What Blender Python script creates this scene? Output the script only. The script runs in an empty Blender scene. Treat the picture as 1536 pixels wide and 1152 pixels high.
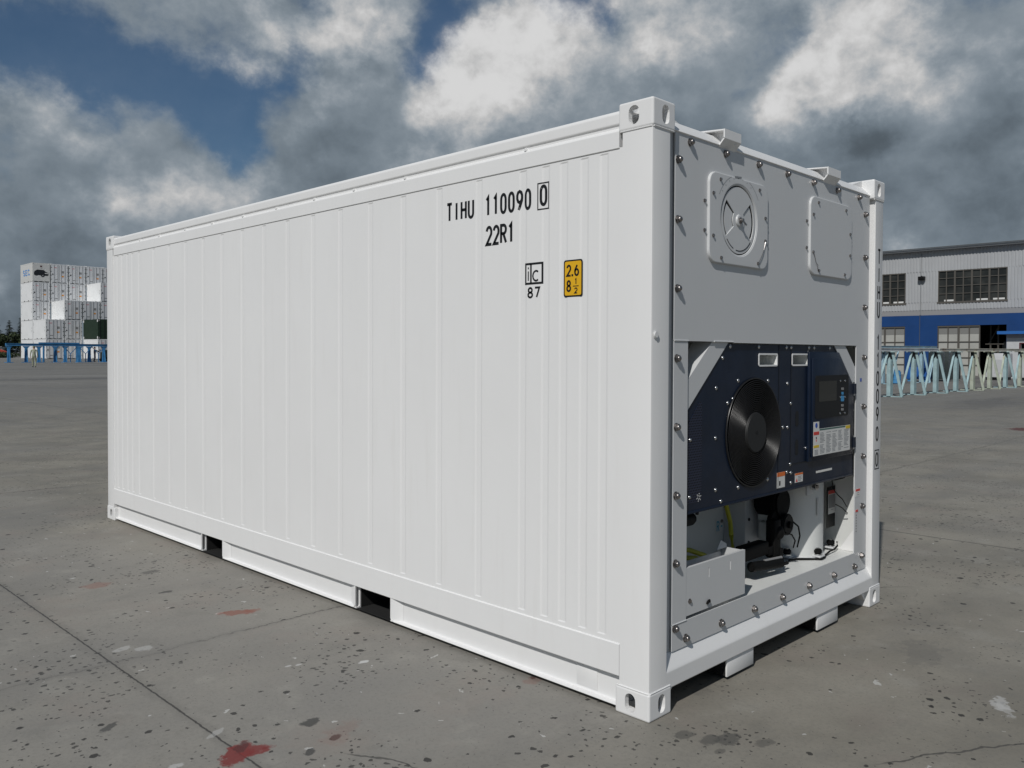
import bpy, bmesh, math, random
from mathutils import Vector, Matrix
random.seed(7)
C = bpy.context.scene
COL = C.collection

# ------------------------------------------------------------------ camera
cam_d = bpy.data.cameras.new("camera"); cam = bpy.data.objects.new("camera", cam_d); COL.objects.link(cam)
CP = Vector((-2.8613, -2.0179, 1.5324)); yaw, pit, rol = 0.785235, -0.0193343, 0.0035911
fw = Vector((math.sin(yaw)*math.cos(pit), math.cos(yaw)*math.cos(pit), math.sin(pit)))
r0 = Vector((math.cos(yaw), -math.sin(yaw), 0)); u0 = r0.cross(fw)
rr = r0*math.cos(rol) + u0*math.sin(rol); uu = -r0*math.sin(rol) + u0*math.cos(rol)
M = Matrix(((rr.x, uu.x, -fw.x, CP.x), (rr.y, uu.y, -fw.y, CP.y), (rr.z, uu.z, -fw.z, CP.z), (0, 0, 0, 1)))
cam.matrix_world = M
cam_d.sensor_width = 36; cam_d.lens = 1258.91/1536*36
cam_d.shift_x = 8.478/1536; cam_d.shift_y = -20.826/1536
cam_d.clip_start = 0.05; cam_d.clip_end = 6000
C.camera = cam

# ------------------------------------------------------------------ view
C.view_settings.view_transform = 'Standard'; C.view_settings.look = 'None'
C.view_settings.exposure = 0.0; C.view_settings.gamma = 1.0
C.render.engine = 'CYCLES'
C.cycles.use_adaptive_sampling = True
C.cycles.max_bounces = 8

# ------------------------------------------------------------------ sun
SUN = Vector((-1.0, -0.37, 1.0)).normalized()
sun_d = bpy.data.lights.new("sun", 'SUN'); sun_d.energy = 2.8; sun_d.angle = math.radians(0.55); sun_d.color = (1.0, 0.976, 0.94)
sun = bpy.data.objects.new("sun", sun_d); COL.objects.link(sun)
sun.rotation_euler = SUN.to_track_quat('Z', 'Y').to_euler(); sun.location = (-20, -9, 20)

# ------------------------------------------------------------------ node helpers
class NT:
    def __init__(s, nt):
        s.nt = nt; s.n = nt.nodes; s.l = nt.links; s.dims = '3D'
    def new(s, t, **kw):
        n = s.n.new(t)
        for k, v in kw.items(): setattr(n, k, v)
        return n
    def put(s, sock, v):
        if v is None: return
        if isinstance(v, bpy.types.NodeSocket): s.l.new(v, sock)
        else:
            if isinstance(v, (tuple, list, Vector)) and sock.type == 'RGBA' and len(v) == 3: v = tuple(v)+(1,)
            sock.default_value = v
    def math(s, op, a, b=None, c=None, clamp=False):
        n = s.new('ShaderNodeMath', operation=op); n.use_clamp = clamp
        for i, v in enumerate((a, b, c)): s.put(n.inputs[i], v)
        return n.outputs[0]
    def vmath(s, op, a, b=None, out=0):
        n = s.new('ShaderNodeVectorMath', operation=op)
        s.put(n.inputs[0], a); s.put(n.inputs[1], b) if b is not None else None
        return n.outputs[out]
    def scale(s, a, f):
        n = s.new('ShaderNodeVectorMath', operation='SCALE'); s.put(n.inputs[0], a); s.put(n.inputs['Scale'], f); return n.outputs[0]
    def noise(s, vec, scale=5, detail=4, rough=.5, dist=0, out='Fac', lac=2.0):
        n = s.new('ShaderNodeTexNoise', noise_dimensions=s.dims); s.put(n.inputs['Vector'], vec)
        n.inputs['Scale'].default_value = scale; n.inputs['Detail'].default_value = detail
        n.inputs['Roughness'].default_value = rough; n.inputs['Distortion'].default_value = dist; n.inputs['Lacunarity'].default_value = lac
        return n.outputs[out]
    def voro(s, vec, scale=5, feature='F1', out='Distance', rnd=1.0):
        n = s.new('ShaderNodeTexVoronoi', feature=feature); s.put(n.inputs['Vector'], vec)
        n.inputs['Scale'].default_value = scale; n.inputs['Randomness'].default_value = rnd
        return n.outputs[out]
    def ramp(s, v, a, b, lo=0.0, hi=1.0, smooth=True):
        n = s.new('ShaderNodeMapRange'); n.interpolation_type = 'SMOOTHSTEP' if smooth else 'LINEAR'
        for i, x in enumerate((v, a, b, lo, hi)): s.put(n.inputs[i], x)
        return n.outputs[0]
    def mix(s, f, a, b, mode='MIX'):
        n = s.new('ShaderNodeMix', data_type='RGBA', blend_type=mode)
        s.put(n.inputs[0], f); s.put(n.inputs[6], a); s.put(n.inputs[7], b)
        return n.outputs[2]

# ------------------------------------------------------------------ sky
W = bpy.data.worlds.new("World"); C.world = W; W.use_nodes = True
def make_sky():
    t = NT(W.node_tree); t.n.clear()
    out = t.new('ShaderNodeOutputWorld'); bg = t.new('ShaderNodeBackground')
    t.l.new(bg.outputs[0], out.inputs[0])
    STR = 0.08
    bg.inputs[1].default_value = STR
    sky = t.new('ShaderNodeTexSky', sky_type='NISHITA')
    sky.sun_disc = False; sky.sun_elevation = math.asin(SUN.z); sky.sun_rotation = math.atan2(SUN.x, SUN.y)
    sky.air_density = 1.0; sky.dust_density = 0.4; sky.ozone_density = 2.5
    d = t.new('ShaderNodeTexCoord').outputs['Generated']
    w1 = t.vmath('SUBTRACT', t.noise(d, 4.5, 3, .5, out='Color'), (.5, .5, .5))
    w2 = t.vmath('SUBTRACT', t.noise(d, 17, 5, .6, out='Color'), (.5, .5, .5))
    dw = t.vmath('ADD', t.vmath('ADD', d, t.scale(w1, .11)), t.scale(w2, .05))
    seen = t.vmath('DISTANCE', d, (.68, .70, .22), out=1)
    cov = t.ramp(seen, 1.35, .75, -.05, .16); bri = t.ramp(seen, 1.35, .75, -.085, 0)
    for (x, y, z, r, c, b) in SKY_BLOBS:
        v = t.ramp(t.vmath('DISTANCE', dw, (x, y, z), out=1), r*1.25, r*.15)
        cov = t.math('MULTIPLY_ADD', v, c, cov)
        if b: bri = t.math('MULTIPLY_ADD', v, b, bri)
    # cloud billows: stretched a little along the horizon, lit from the sun's side
    st = t.vmath('MULTIPLY', t.vmath('ADD', d, t.scale(w2, .010)), (1, 1, 1.2))
    L = (SUN*0.020 + Vector((0, 0, .020)))
    st2 = t.vmath('ADD', st, tuple(L))
    h1 = t.noise(st, 7.0, 10, .60); h2 = t.noise(st2, 7.0, 5, .52)
    relief = t.math('MULTIPLY', t.math('SUBTRACT', h1, h2), 0.80)
    n3 = t.noise(st, 19, 6, .55)
    puff = t.math('SUBTRACT', .13, t.math('ABSOLUTE', t.math('SUBTRACT', n3, .5)))
    big = t.noise(st, 3.0, 3, .5)
    sz = t.new('ShaderNodeSeparateXYZ'); t.l.new(d, sz.inputs[0])
    cov = t.math('ADD', cov, t.ramp(sz.outputs[2], .20, .03, 0, .55))
    cv = t.math('ADD', cov, t.math('MULTIPLY', t.math('SUBTRACT', h1, .5), 3.5))
    mask = t.ramp(cv, -.56, .42, .14, 1.0)
    b0 = t.math('ADD', .236, t.math('MULTIPLY', t.math('SUBTRACT', big, .5), .13))
    b0 = t.math('ADD', b0, t.math('MULTIPLY', bri, t.ramp(bri, -.02, .02, 1.0, .30)))
    lit = t.ramp(t.math('ADD', t.math('MULTIPLY', bri, 3.6), t.math('MULTIPLY', t.math('SUBTRACT', h1, .5), 2.4)), .0, .95)
    tex = t.math('ADD', t.math('MULTIPLY', relief, 1.4), t.math('MULTIPLY', puff, .60))
    b1 = t.math('ADD', t.math('MULTIPLY_ADD', lit, t.math('ADD', tex, .215), b0), t.math('MULTIPLY', tex, .26))
    b2 = t.math('SMOOTH_MIN', t.math('SMOOTH_MAX', b1, .10, .05), .66, .12)
    tint = t.mix(t.ramp(b2, .12, .56), (.80, 1.0, 1.19, 1), (1.0, 1.0, 1.0, 1))
    cl = t.scale(tint, t.math('DIVIDE', b2, STR))
    hs = t.new('ShaderNodeHueSaturation'); hs.inputs['Saturation'].default_value = 1.22; hs.inputs['Value'].default_value = .56
    t.l.new(sky.outputs[0], hs.inputs['Color'])
    blue = t.mix(1.0, hs.outputs[0], (.86, .92, .95, 1), 'MULTIPLY')
    t.l.new(t.mix(mask, blue, cl), bg.inputs[0])
SKY_BLOBS = [(0.239, 0.923, 0.303, 0.055, -0.66, 0.0),
 (0.289, 0.909, 0.3, 0.057, -0.54, 0.0),
 (0.333, 0.896, 0.294, 0.048, -0.36, 0.0),
 (0.313, 0.917, 0.248, 0.048, -0.48, 0.0),
 (0.256, 0.934, 0.248, 0.034, -0.21, 0.0),
 (0.358, 0.892, 0.275, 0.053, -0.33, 0.0),
 (0.407, 0.873, 0.271, 0.068, -0.54, 0.0),
 (0.465, 0.835, 0.293, 0.065, -0.54, 0.0),
 (0.503, 0.803, 0.32, 0.044, -0.36, 0.0),
 (0.423, 0.875, 0.235, 0.052, -0.42, 0.0),
 (0.463, 0.855, 0.232, 0.044, -0.45, 0.0),
 (0.451, 0.853, 0.262, 0.052, -0.3, 0.0),
 (0.503, 0.777, 0.378, 0.038, -0.42, 0.0),
 (0.597, 0.724, 0.346, 0.049, -0.48, 0.0),
 (0.612, 0.696, 0.376, 0.044, -0.3, 0.0),
 (0.604, 0.732, 0.314, 0.036, -0.24, 0.0),
 (0.706, 0.6, 0.377, 0.065, -0.72, 0.0),
 (0.694, 0.608, 0.385, 0.052, -0.3, 0.0),
 (0.857, 0.368, 0.36, 0.016, -0.3, 0.0),
 (0.654, 0.677, 0.338, 0.076, 0.39, 0.2),
 (0.679, 0.639, 0.361, 0.062, 0.195, 0.2),
 (0.626, 0.701, 0.341, 0.036, 0.325, 0.128),
 (0.649, 0.698, 0.301, 0.073, 0.195, 0.144),
 (0.619, 0.727, 0.297, 0.046, 0.26, 0.128),
 (0.684, 0.685, 0.253, 0.066, 0.13, 0.08),
 (0.703, 0.631, 0.328, 0.072, 0.13, 0.128),
 (0.755, 0.55, 0.357, 0.113, 0.325, 0.104),
 (0.791, 0.49, 0.365, 0.085, 0.325, 0.08),
 (0.879, 0.335, 0.34, 0.066, 0.325, 0.208),
 (0.879, 0.375, 0.296, 0.057, 0.325, 0.192),
 (0.911, 0.307, 0.274, 0.055, 0.26, 0.128),
 (0.863, 0.404, 0.302, 0.05, 0.26, 0.192),
 (0.857, 0.377, 0.352, 0.044, 0.195, 0.16),
 (0.856, 0.438, 0.276, 0.039, 0.26, 0.128),
 (0.873, 0.424, 0.241, 0.048, 0.195, 0.112),
 (0.913, 0.276, 0.301, 0.045, 0.195, 0.08),
 (0.37, 0.914, 0.164, 0.043, 0.325, 0.12),
 (0.343, 0.928, 0.147, 0.038, 0.325, 0.08),
 (0.396, 0.899, 0.184, 0.035, 0.26, 0.096),
 (0.246, 0.942, 0.228, 0.046, 0.39, 0.08),
 (0.297, 0.925, 0.238, 0.047, 0.325, 0.064),
 (0.38, 0.861, 0.338, 0.073, 0.325, 0.04),
 (0.456, 0.82, 0.345, 0.063, 0.358, 0.064),
 (0.282, 0.918, 0.277, 0.042, 0.293, 0.048),
 (0.312, 0.892, 0.328, 0.062, 0.195, 0.0),
 (0.549, 0.756, 0.356, 0.065, 0.39, 0.08),
 (0.548, 0.78, 0.304, 0.067, 0.39, 0.064),
 (0.428, 0.886, 0.176, 0.053, 0.325, 0.064),
 (0.298, 0.93, 0.217, 0.048, 0.325, -0.036),
 (0.26, 0.949, 0.178, 0.047, 0.455, -0.036),
 (0.394, 0.894, 0.214, 0.056, 0.52, -0.04),
 (0.524, 0.823, 0.222, 0.082, 0.52, -0.036),
 (0.574, 0.791, 0.214, 0.075, 0.39, -0.022),
 (0.666, 0.699, 0.26, 0.047, 0.195, -0.058),
 (0.701, 0.659, 0.274, 0.046, 0.13, -0.029),
 (0.886, 0.399, 0.235, 0.043, 0.13, -0.036),
 (0.897, 0.362, 0.254, 0.045, 0.52, -0.13),
 (0.816, 0.505, 0.282, 0.098, 0.455, -0.032),
 (0.801, 0.547, 0.242, 0.083, 0.325, -0.029),
 (0.859, 0.471, 0.202, 0.081, 0.325, -0.032),
 (0.932, 0.246, 0.265, 0.082, 0.52, -0.043),
 (0.952, 0.25, 0.177, 0.093, 0.52, -0.047),
 (0.931, 0.319, 0.177, 0.09, 0.455, -0.043),
 (0.897, 0.396, 0.197, 0.069, 0.325, -0.029),
 (0.263, 0.963, 0.067, 0.096, 0.585, -0.054),
 (0.321, 0.941, 0.105, 0.067, 0.39, -0.029),
 (0.25, 0.96, 0.127, 0.055, 0.39, -0.025),
 (0.905, 0.274, 0.324, 0.045, 0.325, -0.022),
 (0.945, 0.297, 0.134, 0.073, 0.455, -0.025),
 (0.589, 0.761, 0.272, 0.055, 0.26, -0.022),
 (0.744, 0.597, 0.3, 0.082, 0.39, -0.007)]
make_sky()

W.cycles.sampling_method = 'MANUAL'; W.cycles.sample_map_resolution = 512

# ------------------------------------------------------------------ materials
MATS = {}
def mat(name, color, rough=.5, metal=0.0, var=0.0, vscale=3.0, bump=0.0, bscale=40.0, spec=.5, dirt=None, coat=0.0):
    """Principled paint/metal; var = mottling of the colour, bump = fine surface relief, dirt = (colour, amount, scale)."""
    if name in MATS: return MATS[name]
    m = bpy.data.materials.new(name); m.use_nodes = True; MATS[name] = m
    t = NT(m.node_tree); p = t.n['Principled BSDF']
    p.inputs['Roughness'].default_value = rough; p.inputs['Metallic'].default_value = metal
    p.inputs['Specular IOR Level'].default_value = spec; p.inputs['Coat Weight'].default_value = coat
    co = t.new('ShaderNodeTexCoord').outputs['Object']
    col = tuple(color)+(1,)
    src = None
    if var:
        f = t.noise(co, vscale, 5, .6)
        src = t.mix(t.ramp(f, .3, .7), tuple(c*(1-var) for c in color)+(1,), tuple(min(1, c*(1+var)) for c in color)+(1,))
    if dirt:
        dc, amt, ds = dirt
        f = t.ramp(t.noise(co, ds, 7, .65), .52, .72, 0, amt)
        src = t.mix(f, src if src is not None else col, tuple(dc)+(1,))
    if src is None: p.inputs['Base Color'].default_value = col
    else: t.l.new(src, p.inputs['Base Color'])
    if var:
        t.l.new(t.ramp(t.noise(co, vscale*2.3, 4, .6), .3, .7, max(.05, rough-.07), min(1, rough+.07)), p.inputs['Roughness'])
    if bump:
        b = t.new('ShaderNodeBump'); b.inputs['Strength'].default_value = bump; b.inputs['Distance'].default_value = .01
        t.l.new(t.noise(co, bscale, 3, .5), b.inputs['Height']); t.l.new(b.outputs[0], p.inputs['Normal'])
    return m

def white_paint(name, color=(.80, .80, .795), wave=.25, grime=.10):
    """Glossy white enamel on thin sheet steel: slightly wavy, faint runs of grime."""
    m = bpy.data.materials.new(name); m.use_nodes = True; MATS[name] = m
    t = NT(m.node_tree); p = t.n['Principled BSDF']
    co = t.new('ShaderNodeTexCoord').outputs['Object']
    p.inputs['Specular IOR Level'].default_value = .45
    big = t.noise(co, .9, 4, .55)
    streak = t.noise(t.vmath('MULTIPLY', co, (9, 9, .8)), 2, 5, .65)
    f = t.math('MULTIPLY', t.ramp(streak, .50, .78, 0, grime), t.ramp(big, .35, .65, .25, 1))
    base = t.mix(t.ramp(big, .3, .7), tuple(c*.975 for c in color)+(1,), tuple(c for c in color)+(1,))
    t.l.new(t.mix(f, base, (.50, .47, .42, 1)), p.inputs['Base Color'])
    t.l.new(t.ramp(t.noise(co, 2.5, 4, .6), .3, .7, .34, .46), p.inputs['Roughness'])
    b = t.new('ShaderNodeBump'); b.inputs['Strength'].default_value = wave; b.inputs['Distance'].default_value = .012
    h = t.math('ADD', t.noise(co, 2.2, 2, .5), t.math('MULTIPLY', t.noise(co, 260, 2, .5), .012))
    t.l.new(h, b.inputs['Height']); t.l.new(b.outputs[0], p.inputs['Normal'])
    return m

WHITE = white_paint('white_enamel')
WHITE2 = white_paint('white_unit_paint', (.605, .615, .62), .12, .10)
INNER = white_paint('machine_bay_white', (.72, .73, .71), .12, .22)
BLACK = mat('black_paint', (.013, .014, .016), .5, spec=.25)
UNDER = mat('undercoat_and_shade_black', (.008, .008, .008), .9, var=.3)  # bitumen undercoat; also colours the black blocks added as shade
YEL = mat('yellow_decal', (.74, .42, .012), .4)
STEEL = mat('bolt_steel', (.34, .32, .31), .34, 1.0, var=.3, vscale=60)
SHINY = mat('screw_steel', (.62, .62, .62), .25, 1.0)
RUBBER = mat('black_rubber', (.006, .006, .006), .65, spec=.15)
NAVY = mat('navy_panel', (.0075, .0145, .032), .36, var=.15, vscale=5, bump=.04, bscale=300, spec=.28)
DARKV = mat('fan_black', (.008, .008, .009), .34, spec=.5)
HUBM = mat('hub_plastic', (.012, .0125, .013), .6)
GLASS = mat('display_glass', (.012, .014, .012), .07, spec=.6)
DGREY = mat('dark_grey_plastic', (.013, .0135, .0145), .5, spec=.2)
LABEL = mat('label_white', (.70, .70, .68), .45)
LTEXT = mat('label_print', (.25, .26, .27), .5)
ORNG = mat('label_orange', (.72, .16, .025), .45)
REDL = mat('label_red', (.62, .05, .04), .45)
YELL = mat('label_yellow', (.70, .50, .03), .45)
BLUEL = mat('label_blue', (.03, .09, .42), .45)
CYAN = mat('keypad_blue', (.05, .28, .55), .4)
PALEB = mat('pale_blue_print', (.10, .38, .52), .5)
CABLE = mat('yellow_cable', (.45, .43, .02), .5)
GREYPL = mat('grey_plastic', (.25, .25, .25), .5)

# ------------------------------------------------------------------ mesh builder
class B:
    def __init__(s): s.bm = bmesh.new(); s.mats = []
    def mi(s, m):
        if m not in s.mats: s.mats.append(m)
        return s.mats.index(m)
    def merge(s, bm, m):
        i = s.mi(m)
        for f in bm.faces: f.material_index = i
        me = bpy.data.meshes.new('tmp'); bm.to_mesh(me); bm.free()
        s.bm.from_mesh(me); bpy.data.meshes.remove(me)
    def box(s, lo, hi, m, bev=0, seg=2):
        bm = bmesh.new(); bmesh.ops.create_cube(bm, size=1)
        for v in bm.verts:
            v.co = Vector([lo[i]+(v.co[i]+.5)*(hi[i]-lo[i]) for i in range(3)])
        if bev: bmesh.ops.bevel(bm, geom=bm.edges[:], offset=bev, segments=seg, affect='EDGES', profile=.5)
        s.merge(bm, m); return s
    def prism(s, pts, axis, a, b, m, bev=0, seg=2, caps=True):
        """pts: 2-D outline in the two other axes (in x,y,z order), extruded along axis from a to b."""
        bm = bmesh.new()
        def mk(p, c):
            l = list(p); l.insert(axis, c); return bm.verts.new(l)
        v0 = [mk(p, a) for p in pts]; v1 = [mk(p, b) for p in pts]; n = len(pts)
        if caps: bm.faces.new(v0[::-1]); bm.faces.new(v1)
        for i in range(n): bm.faces.new((v0[i], v0[(i+1) % n], v1[(i+1) % n], v1[i]))
        bmesh.ops.recalc_face_normals(bm, faces=bm.faces[:])
        if bev: bmesh.ops.bevel(bm, geom=bm.edges[:], offset=bev, segments=seg, affect='EDGES', profile=.5)
        s.merge(bm, m); return s
    def cyl(s, p0, p1, r, m, n=16, r2=None, bev=0):
        p0 = Vector(p0); p1 = Vector(p1); d = p1-p0
        bm = bmesh.new(); bmesh.ops.create_cone(bm, cap_ends=True, segments=n, radius1=r, radius2=r if r2 is None else r2, depth=d.length)
        if bev: bmesh.ops.bevel(bm, geom=[e for e in bm.edges if len(e.link_faces) == 2 and any(len(f.verts) > 4 for f in e.link_faces)], offset=bev, segments=2, affect='EDGES')
        bmesh.ops.transform(bm, matrix=Matrix.Translation((p0+p1)/2) @ d.to_track_quat('Z', 'Y').to_matrix().to_4x4(), verts=bm.verts)
        s.merge(bm, m); return s
    def ball(s, c, r, m, seg=16, sc=(1, 1, 1)):
        bm = bmesh.new(); bmesh.ops.create_uvsphere(bm, u_segments=seg, v_segments=max(6, seg//2), radius=r)
        for v in bm.verts: v.co = Vector([v.co[i]*sc[i]+c[i] for i in range(3)])
        s.merge(bm, m); return s
    def bar(s, p0, p1, w, h, m, up=(0, 0, 1)):
        """rectangular bar from p0 to p1, w across, h along 'up'."""
        p0 = Vector(p0); p1 = Vector(p1); d = (p1-p0).normalized(); x = d.cross(Vector(up)).normalized(); y = x.cross(d)
        bm = bmesh.new()
        vs = [bm.verts.new(p + x*w/2*a + y*h/2*b) for p in (p0, p1) for a, b in ((-1, -1), (1, -1), (1, 1), (-1, 1))]
        for f in ((0, 1, 2, 3), (7, 6, 5, 4), (0, 4, 5, 1), (1, 5, 6, 2), (2, 6, 7, 3), (3, 7, 4, 0)): bm.faces.new([vs[i] for i in f])
        bmesh.ops.recalc_face_normals(bm, faces=bm.faces[:])
        s.merge(bm, m); return s
    def tube(s, pts, r, m, n=8, closed=False):
        pts = [Vector(p) for p in pts]; bm = bmesh.new(); rings = []; N = len(pts); up = Vector((.31, .17, .93))
        for i, p in enumerate(pts):
            a = pts[(i-1) % N] if (closed or i) else p; b = pts[(i+1) % N] if (closed or i < N-1) else p
            d = (b-a).normalized(); x = d.cross(up).normalized(); y = x.cross(d)
            rings.append([bm.verts.new(p + x*r*math.cos(2*math.pi*k/n) + y*r*math.sin(2*math.pi*k/n)) for k in range(n)])
        for i in range(N if closed else N-1):
            a, b = rings[i], rings[(i+1) % N]
            for k in range(n): bm.faces.new((a[k], a[(k+1) % n], b[(k+1) % n], b[k]))
        if not closed: bm.faces.new(rings[0][::-1]); bm.faces.new(rings[-1])
        bmesh.ops.recalc_face_normals(bm, faces=bm.faces[:])
        s.merge(bm, m); return s
    def ring(s, c, R, r, m, axis=1, n=64, k=6):
        P = []
        for i in range(n):
            a = 2*math.pi*i/n; l = [R*math.cos(a), R*math.sin(a)]; l.insert(axis, 0); P.append(Vector(l)+Vector(c))
        bm = bmesh.new(); rings = []
        ax = Vector([1 if i == axis else 0 for i in range(3)])
        for p in P:
            o = (p-Vector(c)).normalized()
            rings.append([bm.verts.new(p + o*r*math.cos(2*math.pi*j/k) + ax*r*math.sin(2*math.pi*j/k)) for j in range(k)])
        for i in range(n):
            a, b = rings[i], rings[(i+1) % n]
            for j in range(k): bm.faces.new((a[j], a[(j+1) % k], b[(j+1) % k], b[j]))
        bmesh.ops.recalc_face_normals(bm, faces=bm.faces[:])
        s.merge(bm, m); return s
    def face(s, pts, m):
        bm = bmesh.new(); bm.faces.new([bm.verts.new(p) for p in pts]); s.merge(bm, m); return s
    def sheet(s, outer, holes, axis, a, b, m, bev=0):
        """flat plate with holes: outlines in the two other axes, from a to b along axis."""
        bm = bmesh.new(); es = []
        for lp in [outer]+holes:
            vs = []
            for p in lp:
                l = list(p); l.insert(axis, a); vs.append(bm.verts.new(l))
            for i in range(len(vs)): es.append(bm.edges.new((vs[i], vs[(i+1) % len(vs)])))
        bmesh.ops.triangle_fill(bm, edges=es, use_beauty=True, use_dissolve=False)
        r = bmesh.ops.extrude_face_region(bm, geom=bm.faces[:])
        for v in r['geom']:
            if isinstance(v, bmesh.types.BMVert): v.co[axis] = b
        bmesh.ops.recalc_face_normals(bm, faces=bm.faces[:])
        if bev:
            es = [e for e in bm.edges if len(e.link_faces) == 2 and all(abs(v.co[axis]-a) < 1e-6 for v in e.verts) and e.link_faces[0].normal.dot(e.link_faces[1].normal) < .5]
            bmesh.ops.bevel(bm, geom=es, offset=bev, segments=3, affect='EDGES', profile=.5)
        s.merge(bm, m); return s
    def done(s, name, parent=None, ang=35, loc=None, smooth=True, wn=False):
        me = bpy.data.meshes.new(name); s.bm.to_mesh(me); s.bm.free()
        for m in s.mats: me.materials.append(m)
        if smooth:
            me.polygons.foreach_set('use_smooth', [True]*len(me.polygons)); me.set_sharp_from_angle(angle=math.radians(ang))
        o = link(name, me, parent, loc)
        if wn:
            w = o.modifiers.new('wn', 'WEIGHTED_NORMAL'); w.keep_sharp = True; w.weight = 80
        return o
def link(name, me, parent=None, loc=None):
    o = bpy.data.objects.new(name, me); COL.objects.link(o)
    if parent: o.parent = parent
    if loc: o.location = loc
    return o
def tag(o, label, cat, group=None, kind=None):
    if label: o['label'] = label
    if cat: o['category'] = cat
    if group: o['group'] = group
    if kind: o['kind'] = kind
    return o
def thing(name, label, cat, loc=(0, 0, 0), group=None, rz=0):
    o = bpy.data.objects.new(name, None); COL.objects.link(o); o.location = loc; o.rotation_euler = (0, 0, rz)
    o.empty_display_size = .2
    return tag(o, label, cat, group)
def copy_part(src, parent, loc=None):
    c = src.copy(); COL.objects.link(c); c.parent = parent
    if loc is not None: c.location = loc
    return c
def copy_thing(src, loc, label, rz=0, skip=()):
    r = src.copy(); COL.objects.link(r); r.location = loc; r.rotation_euler = (0, 0, rz); r['label'] = label
    for ch in list(src.children):
        if ch.name.split('.')[0] in skip: continue
        c = ch.copy(); COL.objects.link(c); c.parent = r
        for g in list(ch.children):
            k = g.copy(); COL.objects.link(k); k.parent = c
    return r
def rrect(x0, x1, z0, z1, r, n=6):
    P = []
    for cx, cz, a0 in ((x1-r, z1-r, 0), (x0+r, z1-r, 90), (x0+r, z0+r, 180), (x1-r, z0+r, 270)):
        for k in range(n+1):
            a = math.radians(a0+90*k/n); P.append((cx+r*math.cos(a), cz+r*math.sin(a)))
    return P
def circ(cx, cz, r, n=48, a0=0, a1=360):
    full = abs(a1-a0) >= 360
    return [(cx+r*math.cos(math.radians(a0+(a1-a0)*k/(n if full else n-1))), cz+r*math.sin(math.radians(a0+(a1-a0)*k/(n if full else n-1)))) for k in range(n)]

# ------------------------------------------------------------------ painted lettering: strokes of even width
def arc(cx, cy, rx, ry, a0, a1, n=10):
    return [(cx+rx*math.cos(math.radians(a0+(a1-a0)*k/n)), cy+ry*math.sin(math.radians(a0+(a1-a0)*k/n))) for k in range(n+1)]
GL = {
 'T': [[(0, 1), (1, 1)], [(.5, 1), (.5, 0)]],
 'I': [[(.5, 1), (.5, 0)]],
 'H': [[(.05, 1), (.05, 0)], [(.95, 1), (.95, 0)], [(.05, .52), (.95, .52)]],
 'U': [[(.05, 1)]+arc(.5, .26, .45, .26, 180, 360)+[(.95, 1)]],
 '1': [[(.22, .84), (.56, 1), (.56, 0)]],
 '0': [arc(.5, .70, .45, .30, 0, 180)+arc(.5, .30, .45, .30, 180, 360)+[(.95, .70)]],
 '9': [arc(.5, .70, .45, .30, -20, 340)+[(.95, .66)], [(.95, .70), (.90, .50), (.35, 0)]],
 '2': [arc(.5, .72, .44, .28, 170, -10)+[(.90, .58), (.05, 0), (.97, 0)]],
 'R': [[(.06, 0), (.06, 1), (.5, 1)]+arc(.52, .76, .42, .24, 90, -90)+[(.06, .52)], [(.48, .52), (.97, 0)]],
 '8': [arc(.5, .76, .38, .24, -90, 270), arc(.5, .26, .45, .26, 90, 450)],
 '7': [[(.03, 1), (.95, 1), (.38, 0)]],
 '6': [arc(.5, .30, .45, .30, 0, 360), [(.05, .32)]+[(.08, .52), (.62, 1)]],
 '.': [[(.30, .06), (.62, .06)]],
 'i': [[(.5, 0), (.5, .70)], [(.5, .86), (.5, 1.0)]],
 'c': [arc(.5, .5, .45, .5, 50, 310)],
 '3': [arc(.45, .75, .43, .25, 150, -90)+arc(.45, .26, .5, .26, 90, -150)],
 '4': [[(.70, 0), (.70, 1), (.0, .28), (1, .28)]],
 'a': [arc(.45, .30, .42, .30, 0, 360), [(.92, .62), (.92, 0)]],
 '-': [[(.15, .45), (.85, .45)]],
 'S': [arc(.5, .76, .43, .24, 30, 270, 12)+arc(.5, .26, .45, .26, 90, -150, 12)],
 'E': [[(.95, 1), (.05, 1), (.05, 0), (.95, 0)], [(.05, .52), (.8, .52)]],
 'C': [arc(.5, .70, .45, .30, 20, 180)+arc(.5, .30, .45, .30, 180, 340)],
 'D': [[(.05, 0), (.05, 1), (.4, 1)]+arc(.45, .5, .5, .5, 90, -90)+[(.05, 0)]],
}
def ribbon(bm, line, w, fn):
    pts = [Vector(p) for p in line]
    P = [pts[0]]
    for a, b in zip(pts, pts[1:]):
        k = max(1, int((b-a).length/.006))
        for i in range(1, k+1): P.append(a.lerp(b, i/k))
    if len(P) < 2: return
    closed = (P[0]-P[-1]).length < 1e-5
    if closed: P = P[:-1]
    N = len(P); L = []
    for i in range(N):
        d0 = (P[i]-P[i-1]).normalized() if (closed or i) else None
        d1 = (P[(i+1) % N]-P[i]).normalized() if (closed or i < N-1) else None
        d0 = d0 or d1; d1 = d1 or d0
        n0 = Vector((-d0.y, d0.x)); n1 = Vector((-d1.y, d1.x)); n = (n0+n1)
        n = n.normalized() if n.length > 1e-6 else n0
        k = w/2/max(.4, n.dot(n0))
        L.append((bm.verts.new(fn(*(P[i]+n*k))), bm.verts.new(fn(*(P[i]-n*k)))))
    for i in range(N if closed else N-1):
        a, b = L[i], L[(i+1) % N]
        bm.faces.new((a[0], a[1], b[1], b[0]))
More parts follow.
